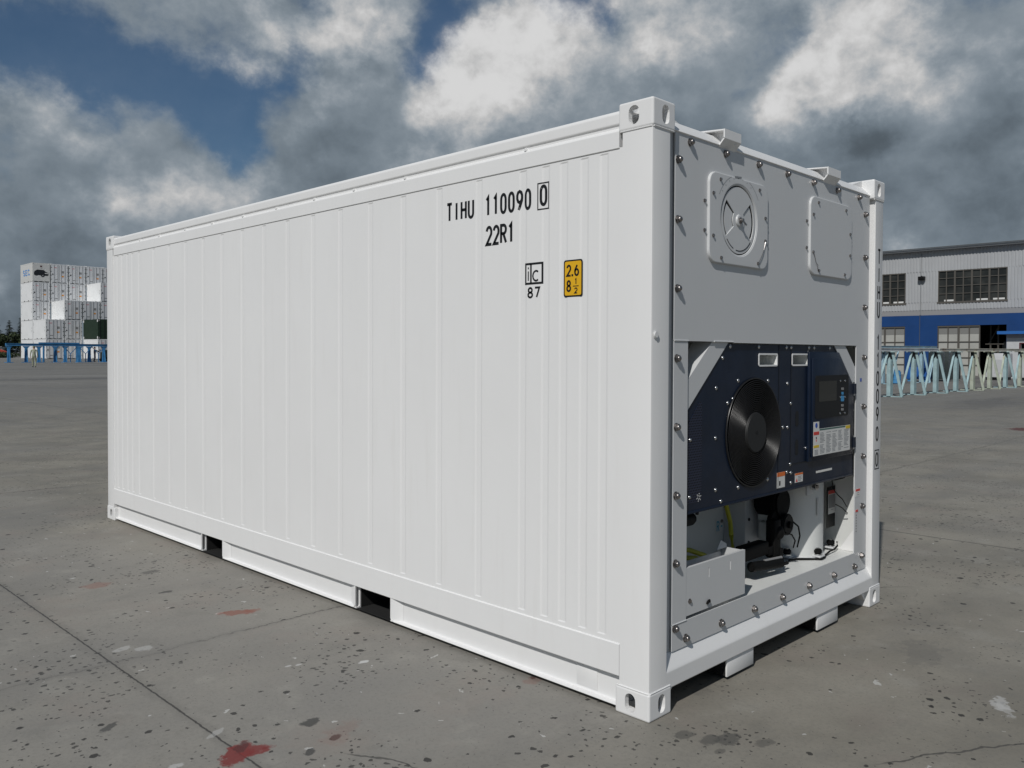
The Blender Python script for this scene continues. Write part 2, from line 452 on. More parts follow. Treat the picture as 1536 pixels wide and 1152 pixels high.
def lettering(items, m, name, parent):
    """items: (text-or-list-of-strokes, x0, z0, char width, char height, pitch, stroke, fn)"""
    bm = bmesh.new()
    for (tx, x0, z0, cw, ch, pitch, sw, fn) in items:
        if isinstance(tx, str):
            for i, c in enumerate(tx):
                if c == ' ' or c not in GL: continue
                for st in GL[c]:
                    ribbon(bm, [(x0+i*pitch+sw/2+p[0]*(cw-sw), z0+sw/2+p[1]*(ch-sw)) for p in st], sw, fn)
        else:
            for st in tx: ribbon(bm, st, sw, fn)
    me = bpy.data.meshes.new(name); bm.to_mesh(me); bm.free(); me.materials.append(m)
    return link(name, me, parent)

# ================================================================== THE CONTAINER (x width 0..2.438, y length 0..6.058, z height 0..2.591)
L_, W_, H_ = 6.058, 2.438, 2.591
BOX = thing('refrigerated_container', 'large white twenty foot refrigerated container standing alone in the foreground with its machinery end open', 'container')

# ---- corner castings: hollow, with slotted holes, cut by boolean once and mirrored to the eight corners
def make_casting():
    a, b, h = .162, .178, .118
    b0 = B(); b0.box((0, 0, 0), (a, b, h), WHITE, bev=.009, seg=3); body = b0.done('casting_body', smooth=False)
    def cutter(bb): return bb.done('cut', smooth=False)
    cuts = []
    cuts.append(cutter(B().box((.026, .026, .024), (a-.012, b-.012, h-.024), WHITE)))
    slot = lambda c, w, hh, n=8: [(c-w/2, .059-hh/2+w/2)] and (
        [(c+w/2*math.cos(math.radians(t)), .059+(hh/2-w/2)+w/2*math.sin(math.radians(t))) for t in [180*k/n for k in range(n+1)]] +
        [(c+w/2*math.cos(math.radians(t)), .059-(hh/2-w/2)+w/2*math.sin(math.radians(t))) for t in [180+180*k/n for k in range(n+1)]])
    cuts.append(cutter(B().prism(slot(.098, .054, .080), 0, -.05, .06, WHITE)))     # in the long side
    cuts.append(cutter(B().prism(slot(.090, .052, .080), 1, -.05, .06, WHITE)))     # in the end
    cuts.append(cutter(B().prism(rrect(.045, .115, .04, .155, .03), 2, h-.06, h+.05, WHITE)))
    for c in cuts:
        md = body.modifiers.new('b', 'BOOLEAN'); md.object = c; md.operation = 'DIFFERENCE'; md.solver = 'EXACT'
    bpy.context.view_layer.update()
    dg = bpy.context.evaluated_depsgraph_get()
    me = bpy.data.meshes.new_from_object(body.evaluated_get(dg))
    for o in cuts+[body]: bpy.data.objects.remove(o)
    me.materials.clear(); me.materials.append(WHITE)
    return me
CAST = make_casting()
for sx in (0, 1):
    for sy in (0, 1):
        for sz in (0, 1):
            me = CAST.copy()
            for v in me.vertices:
                c = v.co; z = c.z if sz else .118-c.z
                v.co = (W_-c.x if sx else c.x, L_-c.y if sy else c.y, (H_-.118+z) if sz else z)
            if (sx+sy+(0 if sz else 1)) % 2: me.flip_normals()
            link('corner_casting', me, BOX)

# ---- corner posts
def post(name, sx, sy):
    b = B()
    X = lambda x: W_-x if sx else x
    Y = lambda y: L_-y if sy else y
    prof = [(.004, .016), (.007, .007), (.016, .004), (.128, .004), (.128, .075), (.060, .075), (.060, .158), (.004, .158)]
    prof = [(X(x), Y(y)) for x, y in prof]
    b.prism(prof, 2, .118, H_-.118, WHITE)
    # weld beads where the post meets its castings
    for z in (.119, H_-.119):
        b.tube([(X(.003), Y(.170), z), (X(.003), Y(.012), z), (X(.012), Y(.003), z), (X(.155), Y(.003), z)], .0035, WHITE, 6)
    return b.done(name, BOX, 30)
P0 = post('corner_post', 0, 0); post('corner_post', 1, 0); post('corner_post', 0, 1); post('corner_post', 1, 1)

# ---- long side walls: flat sheets with shallow upright grooves
GR = [.26, .37, .49, .60, .745] + [.745+(5.313-.745)/15*k for k in range(1, 15)] + [5.313, 5.458, 5.568, 5.688, 5.798]
PX, GD = .009, .0026       # plane of the sheet, depth of the grooves
def side_x(y):
    for g in GR:
        d = abs(y-g)
        if d < .026:
            return PX + GD*max(0.0, min(1.0, (.026-d)/.011))
    return PX
def side_wall(sx):
    b = B(); X = lambda x: W_-x if sx else x
    ys = [.155]
    for g in GR: ys += [g-.026, g-.015, g+.015, g+.026]
    ys += [L_-.155]
    bm = bmesh.new(); zs = [.288, .312, .318, 2.392, 2.398, 2.410]
    rows = []
    for z in zs:
        row = []
        for y in ys:
            d = side_x(y)-PX
            if z in (.288, .312, 2.398, 2.410): d = 0
            row.append(bm.verts.new((X(PX+d), y, z)))
        rows.append(row)
    for r0_, r1_ in zip(rows, rows[1:]):
        for i in range(len(ys)-1):
            f = (r0_[i], r0_[i+1], r1_[i+1], r1_[i]); bm.faces.new(f if sx else f[::-1])
    b.merge(bm, WHITE)
    return b.done('side_wall', BOX, 20, smooth=False)
SW = side_wall(0); side_wall(1)

def side_rails(sx):
    X = lambda x: W_-x if sx else x
    # top rail: round tube above a chamfered plate
    b = B()
    tube = [(.085, 2.571)] + [(.030+.022*math.cos(math.radians(a)), 2.549+.022*math.sin(math.radians(a))) for a in range(90, 181, 15)] + [(.008, 2.516), (.010, 2.509), (.016, 2.504)]
    prof = tube + [(.0165, 2.5), (.0165, 2.494), (.013, 2.490), (.006, 2.481), (.0035, 2.476), (.0035, 2.4085), (.0065, 2.4065), (.07, 2.4065), (.085, 2.5)]
    b.prism([(X(x), z) for x, z in prof], 1, .176, L_-.176, WHITE)
    r = b.done('top_rail', BOX, 40, wn=True)
    rv = B().cyl((X(.020), 0, 0), (X(.004), 0, 0), .0095, WHITE, 12, bev=.003).done('rivet', r, loc=(0, .73, 2.4925))
    for y in (1.645, 2.13, 2.56, 3.02, 3.48, 3.95, 4.41, 4.9, 5.3): copy_part(rv, r, (0, y, 2.4925))
    # bottom rail: plate, recessed skirt with a turned-out lip, fork pockets
    b = B()
    b.prism([(X(x), z) for x, z in [(.0035, .157), (.0035, .290), (.006, .293), (.05, .293), (.05, .285), (.012, .285), (.010, .160), (.05, .160), (.05, .154), (.007, .154)]], 1, .160, L_-.160, WHITE)
    lower = b.done('bottom_rail', BOX, 30)
    segs = ((.176, 1.772), (2.106, 3.797), (4.126, L_-.176))
    for i, (a, c) in enumerate(segs):
        b = B()
        b.prism([(X(x), z) for x, z in [(.036, .156), (.036, .036), (.032, .030), (.010, .028), (.008, .024), (.010, .021), (.044, .021), (.044, .156)]], 1, a, c, WHITE)
        for e, s in ((a, 1), (c, -1)):
            if (i == 0 and s == 1) or (i == 2 and s == -1): continue
            # bent cheek that leads into the pocket
            b.prism([(X(.0075), e+s*.004), (X(.0075), e+s*.012), (X(.035), e+s*.085), (X(.0355), e+s*.075), (X(.014), e+s*.004)], 2, .026, .155, WHITE)
            b.tube([(X(.007), e+s*.006, .155), (X(.007), e+s*.006, .04), (X(.008), e+s*.020, .027), (X(.0085), e+s*.05, .0245)], .003, WHITE, 6)
        b.done('rail_skirt', lower, 30)
    return lower
side_rails(0); side_rails(1)
# patch plate welded on the skirt near the front casting
B().box((.0325, .30, .045), (.0355, .42, .150), WHITE, .001).done('patch_plate', BOX)

# ---- fork pockets and underside
for y0, y1 in ((1.772, 2.106), (3.797, 4.126)):
    b = B()
    for y in (y0-.004, y1):
        b.box((.046, y, .021), (W_-.046, y+.004, .152), UNDER)
    b.box((.046, y0, .1525), (W_-.046, y1, .1535), UNDER)
    b.box((.016, y0, .016), (W_-.016, y1, .0205), UNDER)
    b.done('fork_pocket', BOX)
b = B()
b.box((.051, .08, .160), (W_-.051, L_-.08, .176), UNDER)
for a, c in ((.125, 1.765), (2.113, 3.79), (4.133, L_-.10)): b.box((.052, a, .075), (W_-.052, c, .159), UNDER)  # solid blocks added to keep light from bouncing under the container
for k in range(18):
    y = .34+k*.33
    if any(a-.08 < y < c+.08 for a, c in ((1.772, 2.106), (3.797, 4.126))): continue
    b.box((.050, y, .05), (W_-.050, y+.05, .159), UNDER)
b.done('floor_frame_and_light_block', BOX)

# ---- roof and door end (out of sight from the photograph's side)
b = B()
b.box((.075, .10, 2.545), (W_-.075, L_-.10, 2.556), WHITE)
for k in range(19): b.box((.095, .3+k*.295, 2.556), (W_-.095, .33+k*.295, 2.562), WHITE, .002)
b.done('roof', BOX)
b = B(); b.box((.13, L_-.05, 2.44), (W_-.13, L_-.004, 2.555), WHITE, .004); b.done('door_header', BOX)
b = B(); b.box((.13, L_-.05, .10), (W_-.13, L_-.004, .22), WHITE, .004); b.done('door_sill', BOX)
for k in (0, 1):
    x0 = .135 if k == 0 else W_/2+.004
    d = B().box((x0, L_-.045, .223), (x0+W_/2-.139, L_-.018, 2.437), WHITE, .004).done('door', BOX)
    for q in (.28, .78):
        x = x0+q*1.08; b = B()
        b.cyl((x, L_-.008, .15), (x, L_-.008, 2.5), .014, STEEL, 10)
        b.box((x-.02, L_-.017, 1.05), (x+.20, L_-.005, 1.08), STEEL)
        b.done('locking_bar', d)
    for z in (.42, .98, 1.55, 2.1):
        x = .125 if k == 0 else W_-.175
        B().box((x, L_-.030, z), (x+.05, L_-.003, z+.12), WHITE, .003).done('door_hinge', d)

# ---- lettering on the long side (it follows the grooves of the sheet)
side = lambda u, z: (side_x(-u)-.0008, -u, z)
fY = lambda y: -y
it = [('TIHU', -1.298, 2.212, .051, .100, .0545, .0148, side), ('110090', -1.010, 2.209, .049, .102, .0542, .0148, side),
      ('0', -.640, 2.216, .049, .100, .05, .0148, side),
      ([[(-.650, 2.203), (-.650, 2.323), (-.584, 2.323), (-.584, 2.203), (-.650, 2.203)]], 0, 0, 0, 0, 0, .006, side),
      ('22R1', -1.003, 2.064, .052, .099, .0505, .0148, side),
      ([[(-.727, 1.863), (-.727, 1.955), (-.620, 1.955), (-.620, 1.863), (-.727, 1.863)], [(-.692, 1.863), (-.692, 1.955)]], 0, 0, 0, 0, 0, .0100, side),
      ('i', -.722, 1.873, .026, .070, .05, .0065, side), ('c', -.686, 1.870, .054, .055, .05, .0085, side),
      ('87', -.716, 1.793, .040, .054, .0445, .0095, side)]
lettering(it, BLACK, 'side_lettering', SW)
# yellow height mark
def slab(outline, m, name, parent, off):
    bm = bmesh.new(); f = bm.faces.new([bm.verts.new(side(u, z)) for u, z in outline]); 
    bmesh.ops.recalc_face_normals(bm, faces=bm.faces[:])
    for v in bm.verts: v.co.x = PX-off
    me = bpy.data.meshes.new(name); bm.to_mesh(me); bm.free(); me.materials.append(m); return link(name, me, parent)
hm = slab(rrect(-.4875, -.377, 1.789, 1.955, .012), BLACK, 'height_mark', SW, .0010)
slab(rrect(-.4805, -.384, 1.796, 1.948, .008), YEL, 'mark_field', hm, .0018)
flat = lambda u, z: (PX-.0026, -u, z)
lettering([('2', -.472, 1.880, .031, .054, .03, .0085, flat), ([[(-.4405, 1.8855), (-.4305, 1.8855)]], 0, 0, 0, 0, 0, .0095, flat), ('6', -.426, 1.880, .031, .054, .03, .0085, flat),
           ('8', -.472, 1.811, .031, .054, .03, .0085, flat), ('1', -.424, 1.843, .018, .028, .03, .005, flat), ('2', -.425, 1.803, .021, .027, .03, .005, flat),
           ([[(-.432, 1.8365), (-.398, 1.8365)]], 0, 0, 0, 0, 0, .0035, flat)], BLACK, 'mark_numbers', hm)
# small plug on the near post
B().cyl((.030, .006, 1.615), (.030, -.004, 1.615), .017, WHITE, 16, bev=.004).done('post_plug', P0)
# number down the right-hand post: upright letters one under another
B3 = bpy.data.objects['corner_post.001']
pf = lambda u, z: (u, .0032, z)
seq = [('T', 2.084, .096), ('I', 1.974, .094), ('H', 1.868, .092), ('U', 1.758, .105), ('1', 1.560, .094), ('1', 1.452, .094), ('0', 1.345, .092), ('0', 1.236, .092), ('9', 1.126, .092), ('0', 1.006, .092), ('0', .850, .090)]
items = [(c, 2.346, z, .046, h, .05, .0125, pf) for c, z, h in seq]
items.append(([[(2.337, .838), (2.337, .952), (2.401, .952), (2.401, .838), (2.337, .838)]], 0, 0, 0, 0, 0, .006, pf))
lettering(items, BLACK, 'post_lettering', B3)

# ================================================================== MACHINERY END (y = 0 side)
FY = .030                                                   # front plane of the unit's flange plate
b = B()
# bottom beam with its sloping upper face
b.prism([(.004, .108), (.004, .172), (.0055, .1795), (.010, .187), (.034, .233), (.040, .239), (.12, .239), (.12, .100), (.012, .100)], 0, .1285, W_-.1285, WHITE)
beam = b.done('front_sill_beam', BOX, 30, wn=True)
for x0, x1 in ((.640, .888), (1.592, 1.852)):
    B().box((x0, .012, .018), (x1, .022, .1005), WHITE, .002).box((x0+.003, .0225, .020), (x1-.003, .5, .0995), UNDER).done('sill_foot_and_shade_block', beam)  # thin white plate; the black block behind it is added as painted shade
for s in (0, 1):
    X = lambda x: W_-x if s else x
    B().prism([(X(.163), .098), (X(.163), .04), (X(.182), .060), (X(.225), .0985)], 1, .03, .10, WHITE).done('sill_gusset', beam)
# header
b = B(); b.prism([(.032, 2.4885), (.024, 2.4925), (.028, 2.500), (.070, 2.545), (.16, 2.556), (.16, 2.4885)], 0, .1285, W_-.1285, WHITE); hd = b.done('header_beam', BOX, 20)
for s in (0, 1):
    X = lambda x: W_-x if s else x
    B().prism([(X(.1605), 2.475), (X(.1605), 2.588), (X(.30), 2.548), (X(.20), 2.4885)], 1, .075, .16, WHITE).done('header_gusset', hd)
# two bent-plate brackets on the header
for x0, x1 in ((.555, .702), (1.636, 1.796)):
    b = B(); T = .0065
    out = [(.17, 2.575), (-.002, 2.562), (-.002, 2.520), (.032, 2.482)]
    for (ya, za), (yb, zb) in zip(out, out[1:]):
        d = Vector((yb-ya, zb-za)).normalized(); n = Vector((d.y, -d.x))*T
        if n.x < 0 and abs(n.x) > .002: n = -n
        if za == 2.575: n = Vector((0, -T))
        if za == 2.575: yb += T+.0005
        b.prism([(ya, za), (yb, zb), (yb+n.x, zb+n.y), (ya+n.x, za+n.y)], 0, x0, x1, WHITE)
    b.bar((x0+.05, .004, 2.541), (x0+.05, .12, 2.541), .005, .04, WHITE)
    b.bar((x1-.04, .004, 2.530), (x1-.04, .08, 2.530), .005, .05, WHITE)
    b.done('lifting_bracket', BOX, smooth=False)

# flange plate round the opening
b = B()
x0, x1 = .207, 2.281
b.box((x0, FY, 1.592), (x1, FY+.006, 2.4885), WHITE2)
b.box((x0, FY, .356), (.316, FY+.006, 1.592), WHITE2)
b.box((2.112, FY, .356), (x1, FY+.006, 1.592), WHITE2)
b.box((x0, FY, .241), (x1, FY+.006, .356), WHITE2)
b.tube([(x0, FY-.001, 1.593), (.318, FY-.001, 1.593)], .0035, WHITE2, 6)
b.tube([(.53, FY-.001, 1.593), (.70, FY-.001, 1.593)], .0035, WHITE2, 6)
b.tube([(.70, FY+.002, 1.590), (2.11, FY+.002, 1.590)], .0030, WHITE2, 6)
b.tube([(x0, FY-.0005, .3565), (.318, FY-.0005, .3565)], .003, WHITE2, 6)
plate = b.done('unit_flange', BOX, smooth=False)
# dark joint behind the flange, seen in the gap beside the posts
B().box((.129, .044, .239), (.300, .048, 2.4885), WHITE2).done('joint_strip', BOX, smooth=False)
B().box((2.19, .044, .239), (2.31, .048, 2.4885), WHITE2).done('joint_strip', BOX, smooth=False)

# large bolts of the flange
def make_bolt():
    b = B()
    b.cyl((0, 0, 0), (0, -.004, 0), .0185, STEEL, 18, bev=.0012)
    b.cyl((0, -.0035, 0), (0, -.015, 0), .0165, STEEL, 6, bev=.0015)
    b.ball((0, -.015, 0), .0125, STEEL, 14, (1, .75, 1))
    return b.done('flange_bolt', BOX, 40)
bolt0 = make_bolt(); first = True
BP = [(.330, .627, .934, 1.232, 1.531, 1.834, 2.129), (.323, .621, .929, 1.221, 1.527, 1.839, 2.120)]
spots = [(x-.012, 2.462) for x in BP[0]] + [(x-.012, .279) for x in BP[1]]
spots += [(.226, z) for z in (2.372, 2.115, 1.818, 1.516, 1.218, .920, .624, .340)] + [(2.212, z) for z in (2.372, 2.115, 1.818, 1.518, 1.224, .926, .626, .327)]
for i, (x, z) in enumerate(spots):
    o = bolt0 if i == 0 else copy_part(bolt0, BOX)
    o.location = (x, FY, z); o.rotation_euler = (0, random.uniform(0, 6.28), 0)

# hatches
def make_screw(r=.0075):
    b = B(); b.cyl((0, 0, 0), (0, -.002, 0), r*1.3, STEEL, 12); b.cyl((0, -.0015, 0), (0, -.008, 0), r, STEEL, 6, bev=.001)
    return b
def hatch(name, x0, x1, z0, z1, hole=()):
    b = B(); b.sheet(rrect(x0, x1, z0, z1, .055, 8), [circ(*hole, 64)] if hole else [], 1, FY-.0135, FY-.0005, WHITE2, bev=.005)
    h = b.done(name, BOX, 50, wn=True)
    s0 = None
    pts = [(x0+.09, z1-.03), (x1-.09, z1-.03), (x0+.03, z1-.10), (x1-.03, z1-.16), (x0+.03, z0+.12), (x1-.03, z0+.14), (x0+.10, z0+.025), (x1-.10, z0+.025)]
    out = [(x0-.022, z1-.14), (x0-.022, z0+.14), (x1+.010, z1-.20), (x1+.010, z0+.13)]
    for k, (x, z) in enumerate(pts+out):
        s = s0.copy() if s0 else make_screw(.0068).done('screw', h)
        if s0: COL.objects.link(s)
        s0 = s0 or s
        s.location = (x, FY-.0135 if k < len(pts) else FY-.0005, z)
    return h
h1 = hatch('vent_hatch', .462, 1.002, 1.952, 2.364, (.727, 2.166, .168))
h2 = hatch('access_hatch', 1.470, 2.002, 1.966, 2.388)
# fresh-air disc: raised rim, sunk disc with two sector openings, centre knob
cx, cz = .727, 2.166
yh = FY-.0135; b = B(); b.ring((cx, yh+.0075, cz), .168, .0055, WHITE2, 1, 64, 8); b.done('vent_rim', h1, 60)
def sector(r0, r1, a0, a1, n=14):
    return [(cx+r1*math.cos(math.radians(a0+(a1-a0)*k/n)), cz+r1*math.sin(math.radians(a0+(a1-a0)*k/n))) for k in range(n+1)] + \
           [(cx+r0*math.cos(math.radians(a1-(a1-a0)*k/n)), cz+r0*math.sin(math.radians(a1-(a1-a0)*k/n))) for k in range(n+1)]
b = B(); yd = FY-.0005
b.cyl((cx, yd, cz), (cx, yd-.0012, cz), .166, BLACK, 56)
b.sheet(circ(cx, cz, .157, 56), [sector(.052, .140, 142, 216), sector(.052, .140, -36, 40)], 1, yd-.0075, yd-.0030, WHITE2)
b.sheet(sector(.056, .124, 147, 216), [], 1, yd-.0030, yd-.0014, WHITE2); b.sheet(sector(.056, .128, -36, 36), [], 1, yd-.0030, yd-.0014, WHITE2)
b.tube([(cx+.143*math.cos(math.radians(a)), yd-.0075, cz+.143*math.sin(math.radians(a))) for a in range(222, 254, 4)], .0022, BLACK, 5)
b.tube([(cx+.143*math.cos(math.radians(a)), yd-.0075, cz+.143*math.sin(math.radians(a))) for a in range(260, 322, 4)], .0022, BLACK, 5)
yk = yd-.0075
disc = b.done('vent_disc', h1, 30)
b = B(); b.cyl((cx, yk, cz), (cx, yk-.0075, cz), .030, WHITE2, 24, r2=.026, bev=.002); b.cyl((cx, yk-.0075, cz), (cx, yk-.0145, cz), .016, STEEL, 6, bev=.002)
b.cyl((cx, yk-.0145, cz), (cx, yk-.026, cz), .008, STEEL, 12); b.bar((cx-.004, yk-.022, cz), (cx+.034, yk-.022, cz-.02), .006, .006, STEEL)
b.done('vent_knob', h1)
# printed scale above the disc: dashes only
b = B(); yo = yh-.0006
def dash(a0, a1, r, w):
    P = [(r-w/2, a0), (r-w/2, a1), (r+w/2, a1), (r+w/2, a0)]
    b.face([(cx+q*math.cos(math.radians(a)), yo, cz+q*math.sin(math.radians(a))) for q, a in P], LTEXT)
for a in range(58, 152, 6):
    if a % 4 == 2: dash(a, a+1.5, .196, .005)
for k in range(10): dash(112+4*k, 115.5+4*k, .209, .0025)
for k in range(8): dash(34+4*k, 37.5+4*k, .209, .0025)
dash(86, 104, .203, .010)
b.done('vent_scale', h1, smooth=False)
def lanyard(h, pts):
    B().tube([(x, FY-.018, z) for x, z in pts], .0016, STEEL, 5).done('lanyard', h)
lanyard(h1, [(.972, 2.092), (.955, 2.05), (.945, 2.03), (.93, 2.01), (.902, 1.977)])
lanyard(h2, [(1.50, 2.086), (1.53, 2.03), (1.55, 2.02), (1.548, 2.0), (1.57, 1.991)])

# ------------------------------------------------------------------ machinery bay
b = B()
XA, XB, YB, ZF = .215, 2.235, .500, .346
b.face([(XA, FY+.007, ZF), (XA, YB, ZF), (XA, YB, 1.60), (XA, FY+.007, 1.60)], INNER)
b.face([(XB, FY+.007, ZF), (XB, FY+.007, 1.60), (XB, YB, 1.60), (XB, YB, ZF)], INNER)
b.face([(XA, YB, ZF), (XB, YB, ZF), (XB, YB, 1.60), (XA, YB, 1.60)], INNER)
b.face([(XA, FY+.007, ZF), (XB, FY+.007, ZF), (XB, YB, ZF), (XA, YB, ZF)], INNER)
b.face([(XA, FY+.007, 1.60), (XA, YB, 1.60), (XB, YB, 1.60), (XB, FY+.007, 1.60)], INNER)
bay = b.done('machine_bay', BOX, smooth=False)
# solid core added behind everything, so no light leaks through the shell
b = B(); b.box((.05, .56, .18), (W_-.05, L_-.06, 2.53), INNER); b.done('light_block_core', BOX, smooth=False)

# diagonal corner plates, each with a turned-back edge
b = B(); y0 = FY+.0075
b.sheet([(.300, 1.262), (.336, 1.294), (.672, 1.592), (.528, 1.592), (.336, 1.428), (.300, 1.398)], [], 1, y0, y0+.005, WHITE2)
b.sheet([(.528, 1.592), (.336, 1.428), (.341, 1.424), (.533, 1.588)], [], 1, y0+.005, y0+.10, WHITE2)
b.done('corner_brace', BOX, smooth=False)
b = B()
b.sheet([(1.822, 1.592), (2.150, 1.290), (2.19, 1.255), (2.19, 1.398), (2.150, 1.430), (1.966, 1.592)], [], 1, y0, y0+.005, WHITE2)
b.sheet([(1.966, 1.592), (2.150, 1.430), (2.145, 1.426), (1.961, 1.588)], [], 1, y0+.005, y0+.10, WHITE2)
b.done('corner_brace', BOX, smooth=False)

# navy front panel with the fan opening
NY = FY+.013
k1 = (NY+2.0179)/(.08+2.0179)
tx = lambda x, z: (-2.8613+(x+2.8613)*k1, 1.5324+(z-1.5324)*k1)
fx, fz, FR = .925, 1.150, .262
b = B()
hole = lambda x0, x1: rrect(x0, x1, 1.480, 1.534, .008, 3)
outl = [(.262, .832), (2.112, .832), (2.112, 1.318), (1.832, 1.584), (.668, 1.584), (.330, 1.285), (.262, 1.22)]
b.sheet(outl, [circ(fx, fz, FR, 72), hole(.972, 1.157), hole(1.326, 1.516)], 1, NY, NY+.004, NAVY)
pan = b.done('fan_panel', BOX, 30, smooth=False)
b = B(); b.box((.262, NY-.004, .820), (2.112, NY+.012, .8315), NAVY, .001); b.box((1.178, NY-.0022, .834), (1.1805, NY-.0001, 1.582), BLACK)
b.box((1.312, NY-.0022, .958), (1.3145, NY-.0001, 1.582), BLACK); b.box((1.505, NY-.002, 1.545), (1.5075, NY-.0001, 1.582), LTEXT); b.box((1.314, NY-.0022, .955), (2.11, NY-.0001, .9575), BLACK)
b.done('panel_seams', pan)
# white-lined hand holes
for x0_, x1_ in ((.972, 1.157), (1.326, 1.516)):
    b = B()
    b.sheet(rrect(x0_-.006, x1_+.006, 1.474, 1.540, .011, 3), [rrect(x0_+.002, x1_-.002, 1.482, 1.532, .006, 3)], 1, NY-.003, NY+.006, WHITE)
    b.box((x0_, NY+.006, 1.478), (x0_+.003, NY+.09, 1.536), INNER); b.box((x1_-.003, NY+.006, 1.478), (x1_, NY+.09, 1.536), INNER)
    b.box((x0_+.003, NY+.006, 1.478), (x1_-.003, NY+.09, 1.481), INNER); b.box((x0_+.003, NY+.006, 1.533), (x1_-.003, NY+.09, 1.536), INNER)
    b.box((x0_, NY+.09, 1.478), (x1_, NY+.094, 1.536), INNER)
    b.done('hand_hole_liner', pan, smooth=False)
# condenser fan: shroud, blades, hub, wire guard
b = B()
n = 64
for i in range(n):
    a0, a1 = 2*math.pi*i/n, 2*math.pi*(i+1)/n
    p = lambda a, r, y: (fx+r*math.cos(a), y, fz+r*math.sin(a))
    b.face([p(a0, FR, NY+.004), p(a1, FR, NY+.004), p(a1, FR-.01, NY+.16), p(a0, FR-.01, NY+.16)], DARKV)
    b.face([p(a0, FR-.01, NY+.16), p(a1, FR-.01, NY+.16), p(a1, 0.001, NY+.16), p(a0, 0.001, NY+.16)], DARKV) if True else None
b.done('fan_shroud', pan, smooth=False)
b = B(); b.cyl((fx, NY+.05, fz), (fx, NY+.12, fz), .07, DARKV, 24)
for i in range(5):
    a = 2*math.pi*i/5+.4
    P = []
    for r_, da, dy in ((.06, -.25, .10), (.06, .25, .06), (.235, .42, .045), (.245, .0, .08), (.235, -.28, .12)):
        P.append((fx+r_*math.cos(a+da), NY+dy, fz+r_*math.sin(a+da)))
    b.face(P, DARKV)
b.done('fan_blades', pan, smooth=False)
b = B()
R0 = .108
for i in range(17): b.ring((fx, NY-.010-.006*math.sin(math.pi*i/17), fz), R0+i*(FR+.002-R0)/17, .0021, DARKV, 1, 72, 6)
b.ring((fx, NY-.004, fz), FR+.004, .005, DARKV, 1, 72, 6)
for i in range(4):
    a = math.radians(32+90*i); b.tube([(fx+r_*math.cos(a), NY-.006, fz+r_*math.sin(a)) for r_ in (.10, .18, .272)], .003, DARKV, 6)
b.done('fan_guard', pan, 60)
b = B(); b.cyl((fx, NY-.004, fz), (fx, NY-.019, fz), .103, HUBM, 40, r2=.097, bev=.003); b.cyl((fx, NY-.019, fz), (fx, NY-.0205, fz), .01, DGREY, 12)
b.done('guard_hub', pan, 40)
# perforated screen at the left
def perforated():
    m = bpy.data.materials.new('perforated_navy'); m.use_nodes = True; t = NT(m.node_tree); p = t.n['Principled BSDF']
    co = t.new('ShaderNodeTexCoord').outputs['Object']
    sep = t.new('ShaderNodeSeparateXYZ'); t.l.new(co, sep.inputs[0])
    x, z = sep.outputs[0], sep.outputs[2]
    s = 75.0
    row = t.math('FLOOR', t.math('MULTIPLY', z, s*1.15)); off = t.math('MULTIPLY', t.math('MODULO', row, 2.0), .5)
    fx_ = t.math('SUBTRACT', t.math('FRACT', t.math('ADD', t.math('MULTIPLY', x, s), off)), .5)
    fz_ = t.math('SUBTRACT', t.math('FRACT', t.math('MULTIPLY', z, s*1.15)), .5)
    d = t.math('SQRT', t.math('ADD', t.math('MULTIPLY', fx_, fx_), t.math('MULTIPLY', fz_, fz_)))
    f = t.ramp(d, .27, .33, 1, 0)
    t.l.new(t.mix(f, (.0085, .015, .042, 1), (.0006, .0006, .001, 1)), p.inputs['Base Color'])
    t.l.new(t.math('MULTIPLY_ADD', f, .5, .40), p.inputs['Roughness'])
    return m
PERF = perforated()
B().sheet([(.330, .868), (.452, .868), (.452, 1.318), (.430, 1.318), (.330, 1.215)], [], 1, NY-.0015, NY-.0002, PERF).done('vent_screen', pan, smooth=False)
# round-headed screws of the panel
RV = [(.758, 1.572), (1.037, 1.572), (1.333, 1.572), (1.386, 1.572), (1.597, 1.572), (1.660, 1.572), (1.860, 1.572), (.690, 1.517), (.634, 1.375), (.836, 1.406), (1.137, 1.400), (1.349, 1.381), (1.389, 1.273),
      (.787, 1.319), (.632, 1.139), (1.301, 1.150), (1.354, 1.147), (.416, 1.145), (.793, .969), (.845, .882), (1.140, .891), (.636, .893), (.414, .884), (.685, .833), (1.388, .948), (1.351, .908), (1.397, .900), (1.398, .846), (.740, 1.30), (1.57, 1.02)]
s0 = None
for x, z in RV:
    X_, Z_ = tx(x, z); Z_ = max(Z_, .845); Z_ = min(Z_, 1.574)
    if s0 is None:
        b = B(); b.cyl((0, 0, 0), (0, -.0015, 0), .010, SHINY, 14); b.ball((0, -.0015, 0), .0082, SHINY, 12, (1, .6, 1)); s0 = b.done('panel_screw', pan); s = s0
    else: s = copy_part(s0, pan)
    s.location = (X_, NY, Z_)
# oval finger slots
for zc in (1.187, 1.031):
    xx, zz = tx(1.462, zc); B().prism(rrect(xx-.018, xx+.018, zz-.042, zz+.042, .017, 6), 1, NY-.0012, NY-.0002, BLACK).done('finger_slot', pan, smooth=False)
